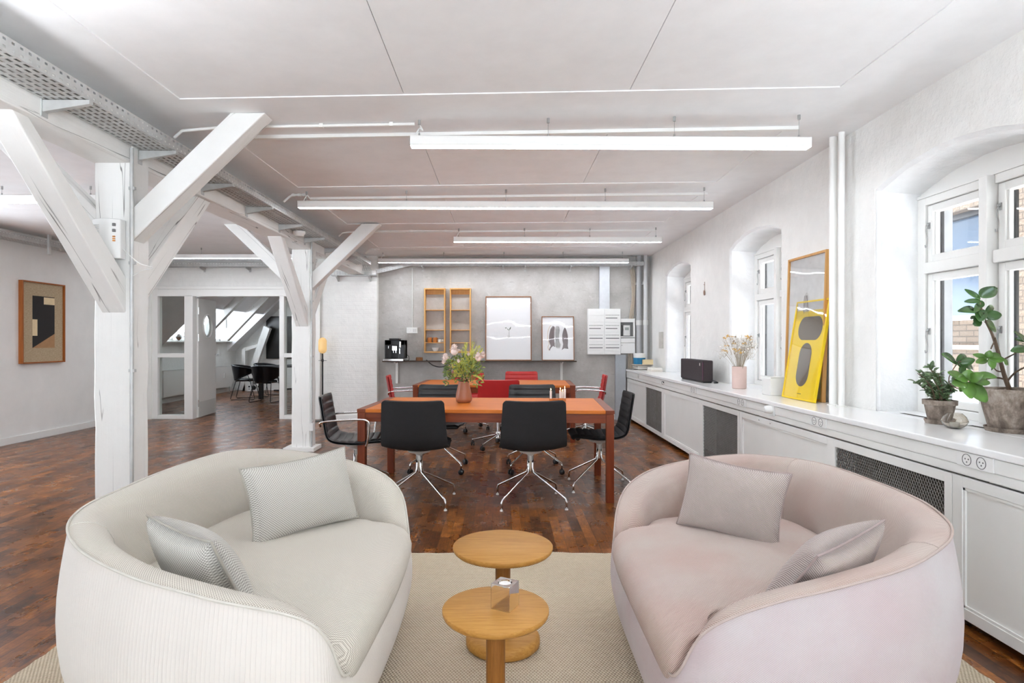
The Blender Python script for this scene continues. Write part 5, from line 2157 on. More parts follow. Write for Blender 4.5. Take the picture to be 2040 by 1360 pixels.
def make_chair(name, label, pad, back, base, arms, group, ribs=True, feet='glide'):
    t = thing(name, (0, 0, 0), label, 'chair', group=group)
    shell_mesh(-.012, False, .014).build('back_shell', back, t, smooth=True, angle=60)
    shell_mesh(.002, ribs, .012, .004).build('ribbed_pad', pad, t, smooth=True, angle=70)
    cm = M['chrome'] if base == 'tube' else M['alu']
    m_ = MB()
    m_.lathe([(.10, .418), (.085, .400), (.035, .385), (.024, .375), (.024, .33)], 24)
    m_.build('seat_mount', M['plastic_g'], t, smooth=True)
    if base == 'tube':
        m_ = MB()
        m_.tube([(0, 0, .25), (0, 0, .385)], .021, 16)
        m_.build('column', cm, t, smooth=True)
        for k in range(4):
            a = R(45 + 90 * k)
            c_, s_ = math.cos(a), math.sin(a)
            end = .012 if feet == 'glide' else .062
            m_ = MB()
            m_.tube([(c_ * .022, s_ * .022, .37), (c_ * .022, s_ * .022, .27), (c_ * .036, s_ * .036, .238), (c_ * .30, s_ * .30, .105), (c_ * .342, s_ * .342, .083), (c_ * .352, s_ * .352, .060), (c_ * .352, s_ * .352, end)] if feet == 'glide' else
                    [(c_ * .022, s_ * .022, .37), (c_ * .022, s_ * .022, .28), (c_ * .036, s_ * .036, .248), (c_ * .30, s_ * .30, .125), (c_ * .340, s_ * .340, .108), (c_ * .348, s_ * .348, .090), (c_ * .348, s_ * .348, end)], .0085, 10)
            lg = m_.build('leg', cm, t, smooth=True, angle=180)
            if feet == 'glide':
                m_ = MB()
                m_.lathe([(0, 0), (.013, 0), (.012, .007), (.008, .012), (.008, .025)], 14, (c_ * .352, s_ * .352, 0))
                m_.build('glide', M['plastic_g'], lg, smooth=True)
            else:
                caster(lg, c_ * .348, s_ * .348, a + .7 * k)
    else:
        m_ = MB()
        m_.tube([(0, 0, .13), (0, 0, .385)], .022, 16)
        m_.lathe([(0, .11), (.036, .11), (.036, .175), (.026, .19)], 18)
        m_.build('column', cm, t, smooth=True)
        for k in range(5):
            a = R(18 + 72 * k)
            c_, s_ = math.cos(a), math.sin(a)
            m_ = MB()
            m_.tube([(c_ * .02, s_ * .02, .155), (c_ * .12, s_ * .12, .130), (c_ * .30, s_ * .30, .085), (c_ * .335, s_ * .335, .078)], [.017, .014, .010, .009], 10)
            lg = m_.build('leg', cm, t, smooth=True)
            caster(lg, c_ * .328, s_ * .328, a + .9 * k)
    if arms:
        for s_ in (-1, 1):
            x = s_ * .275
            m_ = MB()
            m_.tube([(s_ * .245, -.255, .60), (x, -.245, .635), (x, -.15, .648), (x, .06, .655), (x, .125, .640), (x, .135, .60), (s_ * .262, .12, .475), (s_ * .23, .10, .432), (s_ * .10, .06, .415)], .0085, 10, smooth=4)
            m_.build('armrest', M['chrome'], t, smooth=True)
    return t


def caster(parent, x, y, a):
    m_ = MB()
    Mx = Matrix.Rotation(a, 3, 'Z') @ Matrix.Rotation(R(90), 3, 'X')
    for s_ in (-1, 1):
        m_.lathe([(0, s_ * .006), (.024, s_ * .006), (.027, s_ * .010), (.027, s_ * .018), (.022, s_ * .022), (0, s_ * .022)], 18, (x, y, .027), Mx)
    m_.tube([(x, y, .03), (x, y, .075)], .007, 8)
    m_.build('caster', M['plastic_k'], parent, smooth=True)


g1, g2 = 'chairs at the near dining table', 'chairs at the far dining table'
c0 = make_chair('swivel_chair', 'black fabric-backed swivel chair on glides before the near table, left of two', M['fabric_k'], M['fabric_k'], 'tube', False, g1)
c0.location = (-.665, 4.84, 0)
c0.rotation_euler = (0, 0, R(-3))
dup(c0, (.228, 4.83, 0), R(4), 'black fabric-backed swivel chair on glides before the near table, right of two')
dup(c0, (.865, 5.36, 0), R(88), 'black swivel chair without arms at the right end of the near table')
c1 = make_chair('swivel_armchair', 'black leather armchair with chrome arms at the left end of the near table', M['leather_k'], M['leather_k'], 'tube', True, g1, feet='caster')
c1.location = (-1.235, 5.12, 0)
c1.rotation_euler = (0, 0, R(-84))
c2 = make_chair('swivel_chair', 'black leather chair on casters behind the near table, left one partly behind the vase', M['leather_k'], M['leather_k'], 'tube', False, g1, feet='caster')
c2.location = (-.635, 6.06, 0)
c2.rotation_euler = (0, 0, R(179))
dup(c2, (.325, 6.06, 0), R(182), 'black leather chair on casters behind the near table, on the candle side')
r0 = make_chair('swivel_chair', 'red leather chair seen from behind at the near side of the far table', M['leather_r'], M['fabric_r'], 'star', False, g2)
r0.location = (-.045, 7.34, 0)
r0.rotation_euler = (0, 0, R(2))
dup(r0, (-.515, 8.82, 0), R(180), 'red leather chair on the wall side of the far table, behind the bouquet')
dup(r0, (.285, 8.82, 0), R(178), 'red leather chair on the wall side of the far table, right of the bouquet')
r1 = make_chair('swivel_armchair', 'red leather armchair at the left end of the far table', M['leather_r'], M['fabric_r'], 'star', True, g2)
r1.location = (-1.24, 8.02, 0)
r1.rotation_euler = (0, 0, R(-82))
dup(r1, (1.12, 8.12, 0), R(84), 'red leather armchair at the right end of the far table')

# ---------------------------------------------------------------- bouquet and candles on the near table
vy = 5.42
vx = (924 - 1000) * vy / 1200
t = thing('vase', (vx, vy, .735), 'terracotta brown tapered vase on the near dining table', 'vase')
MB().lathe([(0, 0), (.052, 0), (.068, .014), (.073, .035), (.072, .06), (.062, .115), (.050, .17), (.0475, .192), (.0445, .192), (.047, .165), (.055, .11), (0, .05)], 48).build('body', simple('brown glazed stoneware', (156, 96, 66), .38, 0, .05, 10), t, smooth=True)
bq = thing('flower_bouquet', (vx, vy, .735 + .15), 'bouquet of pink peonies and greenery in the brown vase', 'bouquet')
rr = random.Random(17)
stems, fol, fern, pk = MB(), MB(), MB(), MB()
for k in range(34):
    a = rr.uniform(-PI, PI)
    r_ = rr.uniform(.02, .13)
    top = Vector((math.cos(a) * r_, math.sin(a) * r_ * .8, rr.uniform(.12, .22)))
    stems.tube([Vector((math.cos(a) * .02, math.sin(a) * .02, 0)), top * .5 + Vector((0, 0, .015)), top], .0022, 5, smooth=2)
fol2 = MB()
for k in range(520):
    a = rr.uniform(-PI, PI)
    r_ = rr.uniform(.03, .15)
    r_ = .03 + .14 * rr.random() ** .7
    c_ = Vector((math.cos(a) * r_, math.sin(a) * r_ * .8, rr.uniform(.055, .27) - max(0, r_ - .10) * .8))
    d_ = Vector((c_.x * 5 + rr.uniform(-.5, .5), c_.y * 5 + rr.uniform(-.5, .5), rr.uniform(-.4, 1))).normalized()
    l_ = rr.uniform(.018, .046)
    add_leaf(fol if k % 5 < 2 else fol2, c_, c_ + d_ * l_, l_ * .36, Vector((rr.uniform(-.5, .5), -1, rr.uniform(0, 1))), .1, .1, 4)
for k in range(8):          # eucalyptus-like drooping sprigs at the left
    c_ = Vector((-.10 - .02 * rr.random(), rr.uniform(-.05, .05), .12 + .02 * k * .5))
    for q in range(6):
        d_ = Vector((-1, rr.uniform(-.4, .4), rr.uniform(-.9, .1))).normalized()
        add_leaf(fol, c_ + d_ * .012 * q, c_ + d_ * (.03 + .012 * q), .012, Vector((0, -1, .5)), .1, .1, 4)
for k in range(84):         # feathery yellow green plumes
    if k < 40:
        base = Vector((rr.uniform(.0, .06), rr.uniform(-.04, .05), .12))
        tip = Vector((rr.uniform(-.02, .17), rr.uniform(-.06, .06), rr.uniform(.24, .40)))
    else:
        base = Vector((rr.uniform(-.09, .05), rr.uniform(-.05, .02), .08))
        tip = base + Vector((rr.uniform(-.05, .05), rr.uniform(-.06, 0), rr.uniform(.05, .15)))
    for q in range(44):
        t_ = rr.random()
        c_ = base.lerp(tip, t_)
        d_ = (tip - base).normalized() + Vector((rr.uniform(-1, 1), rr.uniform(-1, 1), rr.uniform(-.3, .8))) * .8
        d_.normalize()
        add_leaf(fern, c_, c_ + d_ * rr.uniform(.012, .026), .0045, Vector((0, -1, .3)), 0, 0, 2)
for (x, z) in ((.135, .06), (.15, .045)):
    add_leaf(fern, Vector((.08, -.05, .10)), Vector((x + .03, -.07, z)), .018, Vector((0, -1, .6)), .25, .1, 6)
for k in range(60):
    a = rr.uniform(-PI, PI)
    r_ = rr.uniform(.02, .10)
    pk.sphere((math.cos(a) * r_, math.sin(a) * r_ * .8 - .02, rr.uniform(.06, .15)), rr.uniform(.003, .0055), 6, 4)
for k in range(40):
    pk.sphere((-.11 + rr.uniform(-.035, .03), -.02 + rr.uniform(-.03, .03), .155 + rr.uniform(-.05, .05)), rr.uniform(.004, .008), 6, 4)
stems.build('stems', simple('dark green stems', (66, 60, 40), .7), bq, smooth=True)
fol.build('foliage', simple('olive green foliage', (84, 104, 58), .55, 0, .35, 20), bq, smooth=True)
fol2.build('light_foliage', simple('fresh green foliage', (128, 142, 62), .6, 0, .3, 20), bq, smooth=True)
fern.build('feathery_greenery', simple('yellow green plumes', (196, 196, 92), .7, 0, .25, 20), bq)
pk.build('pink_berries', simple('dusty pink buds', (206, 152, 142), .7, 0, .15, 30), bq, smooth=True)['kind'] = 'stuff'
M['petal'] = simple('pale pink petals', (240, 222, 214), .7, 0, .05, 40)


def peony(c, r_):
    m_ = MB()
    c = Vector(c)
    for k in range(60):
        th = rr.uniform(-PI, PI)
        ph = rr.uniform(-.3, PI / 2)
        d_ = Vector((math.cos(th) * math.cos(ph), math.sin(th) * math.cos(ph), math.sin(ph)))
        rad = r_ * rr.uniform(.45, 1.0)
        p_ = c + d_ * rad * .55
        add_leaf(m_, p_, p_ + (d_ + Vector((0, 0, .5))).normalized() * rad * .6, rad * .75, -d_, .15, .25, 4)
    m_.sphere(c, r_ * .55, 10, 8)
    m_.build('peony', M['petal'], bq, smooth=True)


for (x, z, r_, dy) in ((905, 700, .060, -.08), (953, 713, .052, -.10), (913, 720, .022, -.10), (933, 706, .018, -.08), (887, 713, .042, -.06), (962, 708, .034, -.07), (884, 722, .026, -.07)):
    p = px(x, z, vy + dy)
    peony((p.x - vx, dy, p.z - .885), r_)

t = thing('candle_holder', ((1112 - 1000) * 5.56 / 1200, 5.56, .735), 'low amber candle holder block with white candles on the near table', 'candle holder')
M['amber'] = glass('amber glass', (.80, .42, .10), .02, False)
m_ = MB()
m_.box(-.082, -.048, -.018, .018, 0, .024)
m_.box(-.048, .0, -.012, .012, 0, .022)
m_.box(.0, .035, -.035, .0, 0, .030)
m_.box(.02, .062, -.0, .035, 0, .028)
m_.build('base', simple('amber wood and glass base', (190, 112, 42), .2, 0, .15, 30), t, bevel=.002)
for k, (x, y_, z_, h_) in enumerate(((-.068, 0, .024, .070), (.018, -.02, .030, .072), (.042, .018, .028, .055), (.060, -.005, .028, .085))):
    m_ = MB()
    m_.tube([(x, y_, z_), (x, y_, z_ + h_)], .0095, 14)
    c_ = m_.build('candle', M['plastic_w'], t, smooth=True)
    m_ = MB()
    m_.lathe([(0, 0), (.0032, .004), (.0038, .009), (.002, .016), (0, .024)], 10, (x, y_, z_ + h_ + .004))
    m_.build('flame', emis('candle flame', (1.0, .62, .25), 6.0), c_, smooth=True)
    m_ = MB()
    m_.tube([(x, y_, z_ + h_), (x, y_, z_ + h_ + .007)], .0008, 5)
    m_.build('wick', M['dark'], c_)
    if k == 3:
        MB().box(.050, .070, -.014, .0, 0, .028).build('base_block', M['ochre'], t)

# ---------------------------------------------------------------- floor lamp
t = thing('floor_lamp', (-2.895, 9.72, 0), 'slim black floor lamp with an amber capsule glass top', 'floor lamp')
MB().lathe([(0, 0), (.125, 0), (.125, .008), (.02, .012), (.012, .02)], 32).build('base', M['dark'], t, smooth=True)
m_ = MB()
m_.tube([(0, 0, .01), (0, 0, 1.105)], .012, 12)
m_.build('pole', M['dark'], t, smooth=True)
m_ = MB()
m_.lathe([(0, .975), (.065, .975), (.065, .981), (0, .981)], 24)
m_.tube([(0, 0, .96), (0, 0, 1.0)], .018, 12)
m_.build('tray_disc', M['dark'], t, smooth=True)
prof = [(0, 1.09)] + [(.066 * math.sin(PI / 2 * q / 8), 1.09 + .066 * (1 - math.cos(PI / 2 * q / 8))) for q in range(1, 9)] + [(.066 * math.cos(PI / 2 * q / 8), 1.285 + .066 * math.sin(PI / 2 * q / 8)) for q in range(0, 9)]
am = NT('amber lit glass')
sx = am.n('ShaderNodeSeparateXYZ')
cx = am.n('ShaderNodeTexCoord')
am.l(cx.outputs['Object'], sx.inputs[0])
MB().lathe(prof, 28).build('glass_shade', am.fin(lin((214, 176, 112)), .25, 0, None, Emission_Color=(1.0, .66, .30, 1), Emission_Strength=.25), t, smooth=True)

# ---------------------------------------------------------------- rug
mb = MB()
rr = random.Random(9)
outl = []
XA, XB, YA, YB_ = -1.86, 1.84, .9, 3.635
n = 60
for q in range(n):
    outl.append((XA + (XB - XA) * q / n, YB_ + rr.uniform(-.006, .006) - .010 * math.sin(q * .35)))
for q in range(n):
    outl.append((XB + rr.uniform(-.005, .005), YB_ + (YA - YB_) * q / n))
for q in range(n):
    outl.append((XB + (XA - XB) * q / n, YA))
for q in range(n):
    outl.append((XA + rr.uniform(-.005, .005), YA + (YB_ - YA) * q / n))
mb.prism(outl, 2, 0.001, .013)
tag(mb.build('area_rug', M['rug']), 'large beige woven wool rug under the sofas and side tables', 'rug')

# ---------------------------------------------------------------- round side tables
def side_table(x, y, r_, h_, rb, rc, label):
    t = thing('side_table', (x, y, .013), label, 'side table', group='round oak side tables')
    h_ -= .013
    MB().lathe([(0, h_ - .030), (rc + .01, h_ - .030), (r_ * .86, h_ - .028), (r_ * .95, h_ - .024), (r_ * .985, h_ - .017), (r_, h_ - .010), (r_, h_ - .0015), (r_ - .0015, h_), (0, h_)], 96).build('tabletop', M['oak'], t, smooth=True, angle=50)
    MB().lathe([(rc * 1.0, .045), (rc, h_ - .028)], 40).build('column', M['oakz'], t, smooth=True)
    MB().lathe([(0, 0), (rb - .01, 0), (rb, .010), (rb, .034), (rb - .010, .046), (rb - .02, .050), (0, .050)], 72).build('base', M['oak'], t, smooth=True, angle=50)
    return t


side_table(.004, 2.53, .209, .430, .155, .0315, 'farther and taller round oak side table')
side_table(-.021, 1.99, .176, .406, .145, .0315, 'nearer and lower round oak side table carrying the glass cube')
t = thing('glass_candle_cube', (.010, 1.995, .4062), 'clear crystal cube tealight holder on the nearer side table', 'candle holder', rz=R(-28))
s_ = .035
m_ = MB()
# solid crystal block with a round well in the top
n = 32
rw = .023
zt = .083
ring = [(rw * math.cos(2 * PI * k / n), rw * math.sin(2 * PI * k / n)) for k in range(n)]
outer = []
for k in range(n):
    c_, q_ = math.cos(2 * PI * k / n), math.sin(2 * PI * k / n)
    m2 = max(abs(c_), abs(q_))
    outer.append((s_ * c_ / m2, s_ * q_ / m2))
vs = [(a, b, zt) for a, b in ring] + [(a, b, zt) for a, b in outer] + [(a, b, .0) for a, b in outer] + [(a, b, zt - .018) for a, b in ring]
fs = [(k, (k + 1) % n, n + (k + 1) % n, n + k) for k in range(n)]
fs += [(n + k, n + (k + 1) % n, 2 * n + (k + 1) % n, 2 * n + k) for k in range(n)]
fs += [tuple(2 * n + k for k in range(n))]
fs += [(3 * n + k, 3 * n + (k + 1) % n, (k + 1) % n, k) for k in range(n)]
fs += [tuple(3 * n + k for k in range(n))[::-1]]
m_.add(vs, fs)
m_.build('crystal_block', glass('crystal', (.99, .99, 1.0), 0, False, 1.45), t, bevel=.0022)
MB().lathe([(0, zt - .017), (.020, zt - .017), (.020, zt - .005), (0, zt - .006)], 24).build('tealight', M['plastic_w'], t, smooth=True)


# ---------------------------------------------------------------- sofas
def sofa(label, rim_px, mats, group, origin):
    """rim_px: points of the rim piping measured in the photograph with their heights"""
    t = thing('curved_sofa', (origin[0], origin[1], .013), label, 'sofa', group=group)
    m_out, m_in, m_pipe = mats
    pts = []
    for (x, y, z) in rim_px:
        Y = (1.285 - z) * 1200 / (y - 680)
        pts.append(Vector(((x - 1000) * Y / 1200 - origin[0], Y - origin[1], z)))
    n = len(pts)
    fine = []
    for i in range(n):
        p0, p1, p2, p3 = pts[i - 1], pts[i], pts[(i + 1) % n], pts[(i + 2) % n]
        for k in range(24):
            u = k / 24
            fine.append(0.5 * ((2 * p1) + (p2 - p0) * u + (2 * p0 - 5 * p1 + 4 * p2 - p3) * u * u + (3 * p1 - p0 - 3 * p2 + p3) * u ** 3))
    L = [0]
    for i in range(len(fine)):
        L.append(L[-1] + (fine[(i + 1) % len(fine)] - fine[i]).length)
    N_ = 200
    rim = []
    j = 0
    for i in range(N_):
        s_ = L[-1] * i / N_
        while L[j + 1] < s_:
            j += 1
        f = (s_ - L[j]) / max(1e-9, L[j + 1] - L[j])
        rim.append(fine[j].lerp(fine[(j + 1) % len(fine)], f))
    per = L[-1]

    def smooth_loop(P, it, w_=.5):
        for _ in range(it):
            P = [P[k].lerp((P[k - 1] + P[(k + 1) % N_]) / 2, w_) for k in range(N_)]
        return P
    rim = smooth_loop(rim, 3)
    cen = sum(rim, Vector()) / N_
    area = sum(rim[k].x * rim[(k + 1) % N_].y - rim[(k + 1) % N_].x * rim[k].y for k in range(N_))
    nrm = []
    for k in range(N_):
        d = rim[(k + 4) % N_] - rim[k - 4]
        q = Vector((d.y, -d.x, 0)) if area > 0 else Vector((-d.y, d.x, 0))
        nrm.append(q.normalized())
    nrm = [q.normalized() for q in smooth_loop(nrm, 6)]
    H = [p.z - .013 for p in rim]
    wf = [1 - smoothstep((h - .335) / .13) for h in H]
    wf = smooth_loop([Vector((w_, 0, 0)) for w_ in wf], 6)
    wf = [q.x for q in wf]

    def ring(off, z, sm=0):
        """off/z: callables of index"""
        P = [Vector((rim[k].x, rim[k].y, 0)) + nrm[k] * off(k) + Vector((0, 0, z(k))) for k in range(N_)]
        return smooth_loop(P, sm) if sm else P
    rows = []
    J = 9
    for j in range(J + 1):
        t_ = j / J
        rows.append(ring(lambda k: (-.050 * (1 - t_) ** 3 + .040 * (H[k] / .69) * math.sin(PI * min(1, t_) ** .9)) * (1 if t_ < 1 else 0), lambda k: .035 + (H[k] - .035) * t_))
    hh = [0]
    m_ = MB()
    m_.grid(lambda i, j: rows[j][i % N_], N_, J, wrapu=True, uv=lambda i, j: (i * per / N_, j * .075))
    m_.build('outer_shell', m_out, t, smooth=True, angle=180)
    inn = [(0, 0), (-.015, .007), (-.040, .009), (-.072, .002), (-.100, -.018), (-.120, -.06), (-.134, -.14), (-.140, -.26), (-.142, -.42)]
    irows = []
    for j, (o_, dz) in enumerate(inn):
        irows.append(ring(lambda k: o_ * (1 - .75 * wf[k]), lambda k: max(H[k] + dz, .25 - .004 * j), 0 if j < 2 else 4 + j * 2))
    sl = [0]
    for q in range(1, len(inn)):
        sl.append(sl[-1] + math.hypot(inn[q][0] - inn[q - 1][0], inn[q][1] - inn[q - 1][1]))
    m_ = MB()
    m_.grid(lambda i, j: irows[j][i % N_], N_, len(inn) - 1, wrapu=True, uv=lambda i, j: (i * per / N_, sl[j]))
    m_.build('inner_back', m_in, t, smooth=True, angle=180)
    m_ = MB()
    m_.tube(ring(lambda k: .002, lambda k: H[k] + .003), .0042, 8, closed=True)
    m_.build('piping', m_pipe, t, smooth=True)
    # seams where the arms meet the back
    back = max(range(N_), key=lambda k: rim[k].x * (1 if origin[0] > 0 else -1))
    for s2 in (-27, 27):
        k = (back + s2) % N_
        m_ = MB()
        m_.tube([irows[j][k] for j in range(len(inn))], .0020, 6)
        m_.build('seam', m_pipe, t, smooth=True)
    m_ = MB()
    m_.add([p + Vector((0, 0, .001)) for p in rows[0]], [tuple(range(N_))])
    m_.build('base_board', M['dark'], t)
    for (fx, fy) in ((-.6, -.6), (.6, -.6), (-.6, .6), (.6, .6)):
        m_ = MB()
        m_.lathe([(0, 0), (.022, 0), (.026, .036), (0, .036)], 16, (cen.x + fx * .55, cen.y + fy * .85, 0))
        m_.build('foot', M['dark'], t, smooth=True)
    # loose seat cushion
    cz = [(-.035, .275), (-.010, .300), (0, .335), (.002, .365), (-.008, .395), (-.028, .418), (-.060, .434), (-.105, .443)]
    crow = []
    for (o_, z_) in cz:
        crow.append(ring(lambda k: -.122 * (1 - wf[k]) + .016 * wf[k] + o_, lambda k: z_, 8))
    last = crow[-1]
    cc = sum(last, Vector()) / N_
    it = 60
    for (k_, z_) in ((.93, .4465), (.85, .450), (.74, .453), (.62, .456), (.48, .459), (.34, .461), (.18, .462), (.0, .4622)):
        last = smooth_loop(last, it)
        it += 60
        rad = sum(((p - cc).length for p in crow[-1 if len(crow) < 9 else 7]), 0) / N_
        cur = sum(((p - cc).length for p in last), 0) / N_
        kk = k_ * rad0 / cur if len(crow) > 8 else 1.0
        if len(crow) == 8:
            rad0 = rad
            kk = k_ * rad0 / cur
        crow.append([Vector((cc.x + (p.x - cc.x) * kk, cc.y + (p.y - cc.y) * kk, z_)) for p in last])
    m_ = MB()
    nr_ = len(crow)
    vs = [crow[j][i] for i in range(N_) for j in range(nr_)]
    fs, uvs = [], []
    for i in range(N_):
        i2 = (i + 1) % N_
        for j in range(nr_ - 1):
            f = (i * nr_ + j, i2 * nr_ + j, i2 * nr_ + j + 1, i * nr_ + j + 1)
            fs.append(f)
            uvs.append(tuple((vs[k].y, vs[k].x * (1 if origin[0] < 0 else -1) + vs[k].z) for k in f))
    m_.add(vs, fs, uvs)
    m_.build('seat_cushion', m_in, t, smooth=True, angle=180)
    return t


LW_OUT = fabric_uv('cream striped wool', (128, 122, 114), (224, 218, 210), .0125, .003, 'stripe', mid=.16, soft=.15)
LW_IN = fabric_uv('cream honeycomb weave', (170, 162, 149), (234, 228, 217), .0078, .0078, 'weave', mid=.5, soft=.35)
LW_P = simple('cream piping', (206, 202, 192), .9)
RW_OUT = fabric_uv('pale pink grey wool', (192, 184, 184), (216, 209, 208), .006, .006, 'weave', mid=.5, soft=.5, tint=(250, 238, 240))
RW_IN = fabric_uv('pinkish beige twill', (164, 148, 140), (218, 205, 195), .0066, .0066, 'twill', mid=.5, soft=.4, tint=(250, 236, 234))
RW_P = simple('pinkish beige piping', (184, 168, 160), .9)
RIM_L = [(682, 1353, .355), (669.4, 1315.7, .42), (655.7, 1280, .48), (636, 1255, .525), (606.7, 1235, .555), (557.6, 1222.5, .575), (498.8, 1210.8, .595), (440, 1201, .61), (364.7, 1180.9, .625),
         (285.3, 1159.7, .64), (232.3, 1138.5, .65), (187.3, 1116, .66), (153, 1091, .67), (135.7, 1061.8, .68), (138.4, 1040.6, .685), (153, 1022, .69), (179.4, 1003.5, .695), (213.8, 987.6, .70), (325, 940, .705),
         (435, 904.7, .715), (509.8, 896, .71), (584, 899, .70), (677, 914.4, .675), (733.5, 931, .65), (767, 947, .615), (791.8, 970, .565), (804, 994.7, .515), (810, 1031.8, .45), (814, 1065, .385), (815, 1095, .335),
         (802, 1140, .33), (777, 1198, .33), (726, 1292, .335), (700, 1335, .34)]
RIM_R = [(1344, 1355, .355), (1355.4, 1341, .375), (1369, 1312, .42), (1380, 1287, .455), (1403, 1260.6, .50), (1445, 1236, .54), (1491, 1218.5, .565), (1567.7, 1195.6, .595), (1650, 1177.5, .615), (1725, 1157.5, .635),
         (1800, 1135, .65), (1850, 1110, .66), (1890, 1079, .67), (1896, 1060, .675), (1890, 1042, .68), (1850, 1007.5, .69), (1800, 982.5, .695), (1725, 953.8, .70), (1665, 932.5, .70), (1600, 917.5, .70), (1501, 906.6, .695),
         (1440, 908.5, .685), (1383.5, 915.6, .67), (1327, 928, .65), (1288, 941, .625), (1256.5, 962, .58), (1240.6, 983.5, .54), (1230, 1013.5, .49), (1226.5, 1040, .45), (1223, 1075, .385), (1224, 1102, .335),
         (1235, 1140, .33), (1259.6, 1195, .33), (1300, 1278, .335), (1328, 1332, .34)]
sofa('curved cream fabric sofa with two woven pillows on the left of the rug', RIM_L, (LW_OUT, LW_IN, LW_P), 'pair of curved sofas', (-.95, 2.35))
sofa('curved pinkish beige fabric sofa with two pillows on the right of the rug', RIM_R, (RW_OUT, RW_IN, RW_P), 'pair of curved sofas', (1.0, 2.35))


def pillow(center, nrm, along, w_, h_, th, mat, pmat, label, roll=0.0, group=None):
    t = thing('throw_pillow', center, label, 'pillow', group=group)
    nrm = Vector(nrm).normalized()
    along = Vector(along)
    along = (along - nrm * along.dot(nrm)).normalized()
    up = nrm.cross(along)
    if up.z < 0:
        up = -up
    if roll:
        q = Matrix.Rotation(roll, 3, nrm)
        along, up = q @ along, q @ up
    n_ = 30

    def edge(x, y, b1=.075, b2=.10):
        # inward bow of the sides, pointed corners
        return x * (w_ / 2) * (1 - b1 * (1 - y * y)), y * (h_ / 2) * (1 - b2 * (1 - x * x))

    def pt(i, j, s_):
        x, y = -1 + 2 * i / n_, -1 + 2 * j / n_
        X, Y = edge(x, y)
        k = max(0, (1 - x ** 2)) * max(0, (1 - y ** 2))
        z = s_ * th / 2 * k ** .38 * (1 + .05 * math.sin(3 * x + 2 * y))
        # slump towards the bottom
        return along * X + up * Y + nrm * z
    m_ = MB()
    for s_ in (1, -1):
        m_.grid(lambda i, j: pt(i, j, s_), n_, n_, uv=lambda i, j: (w_ * i / n_, h_ * j / n_))
    m_.build('cover', mat, t, smooth=True, angle=180, merge=.0002)
    pts = []
    for k in range(n_):
        pts.append(pt(k, 0, 0))
    for k in range(n_):
        pts.append(pt(n_, k, 0))
    for k in range(n_):
        pts.append(pt(n_ - k, n_, 0))
    for k in range(n_):
        pts.append(pt(0, n_ - k, 0))
    m_ = MB()
    m_.tube(pts, .004, 8, closed=True)
    m_.build('piping', pmat, t, smooth=True)
    return t


LP = fabric_uv('chunky grey cream weave', (150, 146, 138), (222, 219, 211), .0095, .0095, 'weave', mid=.5, soft=.3)
LPP = simple('grey pillow piping', (168, 163, 152), .9)
RP = fabric_uv('pink grey twill pillow', (142, 128, 124), (208, 196, 190), .0072, .0072, 'twill', mid=.5, soft=.35)
RPP = simple('mauve pillow piping', (160, 144, 140), .9)
pillow((-.875, 2.64, .615), (.70, -.66, .26), (.68, .73, 0), .50, .33, .18, LP, LPP, 'woven cream pillow leaning upright in the far corner of the left sofa', roll=R(3))
pillow((-.965, 1.93, .560), (.50, .66, .42), (.80, -.60, -.1), .41, .33, .17, LP, LPP, 'woven cream pillow low behind the near arm of the left sofa', roll=R(-4))
pillow((.990, 2.60, .598), (-.62, -.74, .28), (.62, -.72, 0), .44, .33, .18, RP, RPP, 'pinkish pillow leaning upright in the far corner of the right sofa', roll=R(-2))
pillow((1.01, 1.90, .560), (-.50, .62, .56), (.82, .52, .16), .45, .33, .17, RP, RPP, 'pinkish pillow low behind the near arm of the right sofa', roll=R(8))

# ---------------------------------------------------------------- meeting room
for (ya, yb, zt_, lb) in ((12.3, 14.1, .68, 'white panel radiator seen through the glass beside the door leaf'), (14.4, 15.4, .67, 'white panel radiator beyond the open door leaf')):
    t = thing('radiator', (MW + .12, (ya + yb) / 2, .14), lb, 'radiator', group='meeting room radiators')
    h = (yb - ya) / 2
    B('panel', M['trim'], t, (-.05, .02, -h, h, 0, zt_ - .14), bevel=.004)
    B('top_cover', M['trim'], t, (-.055, .024, -h - .004, h + .004, zt_ - .15, zt_ - .14), bevel=.002)
    B('heat_meter', M['plastic_g'], t, (.02, .045, .05, .10, .24, .36), bevel=.003)
    m_ = MB()
    m_.tube([(-.01, h - .06, 0), (-.01, h - .06, -.14)], .01, 8)
    m_.build('pipe', M['galv'], t)

mt = thing('meeting_table', (-4.48, 14.02, 0), 'black meeting table in the room beyond the door', 'table', rz=R(54.5))
B('tabletop', M['dark'], mt, (-1.05, 1.05, -.42, .42, .72, .75), bevel=.003)
for sx in (-1, 1):
    for sy in (-1, 1):
        B('leg', M['dark'], mt, (sx * 1.0 - .04, sx * 1.0 + .04, sy * .38 - .04, sy * .38 + .04, 0, .72), bevel=.003)

M['gloss_k'] = simple('glossy black leather', (16, 18, 24), .16, 0, .1)


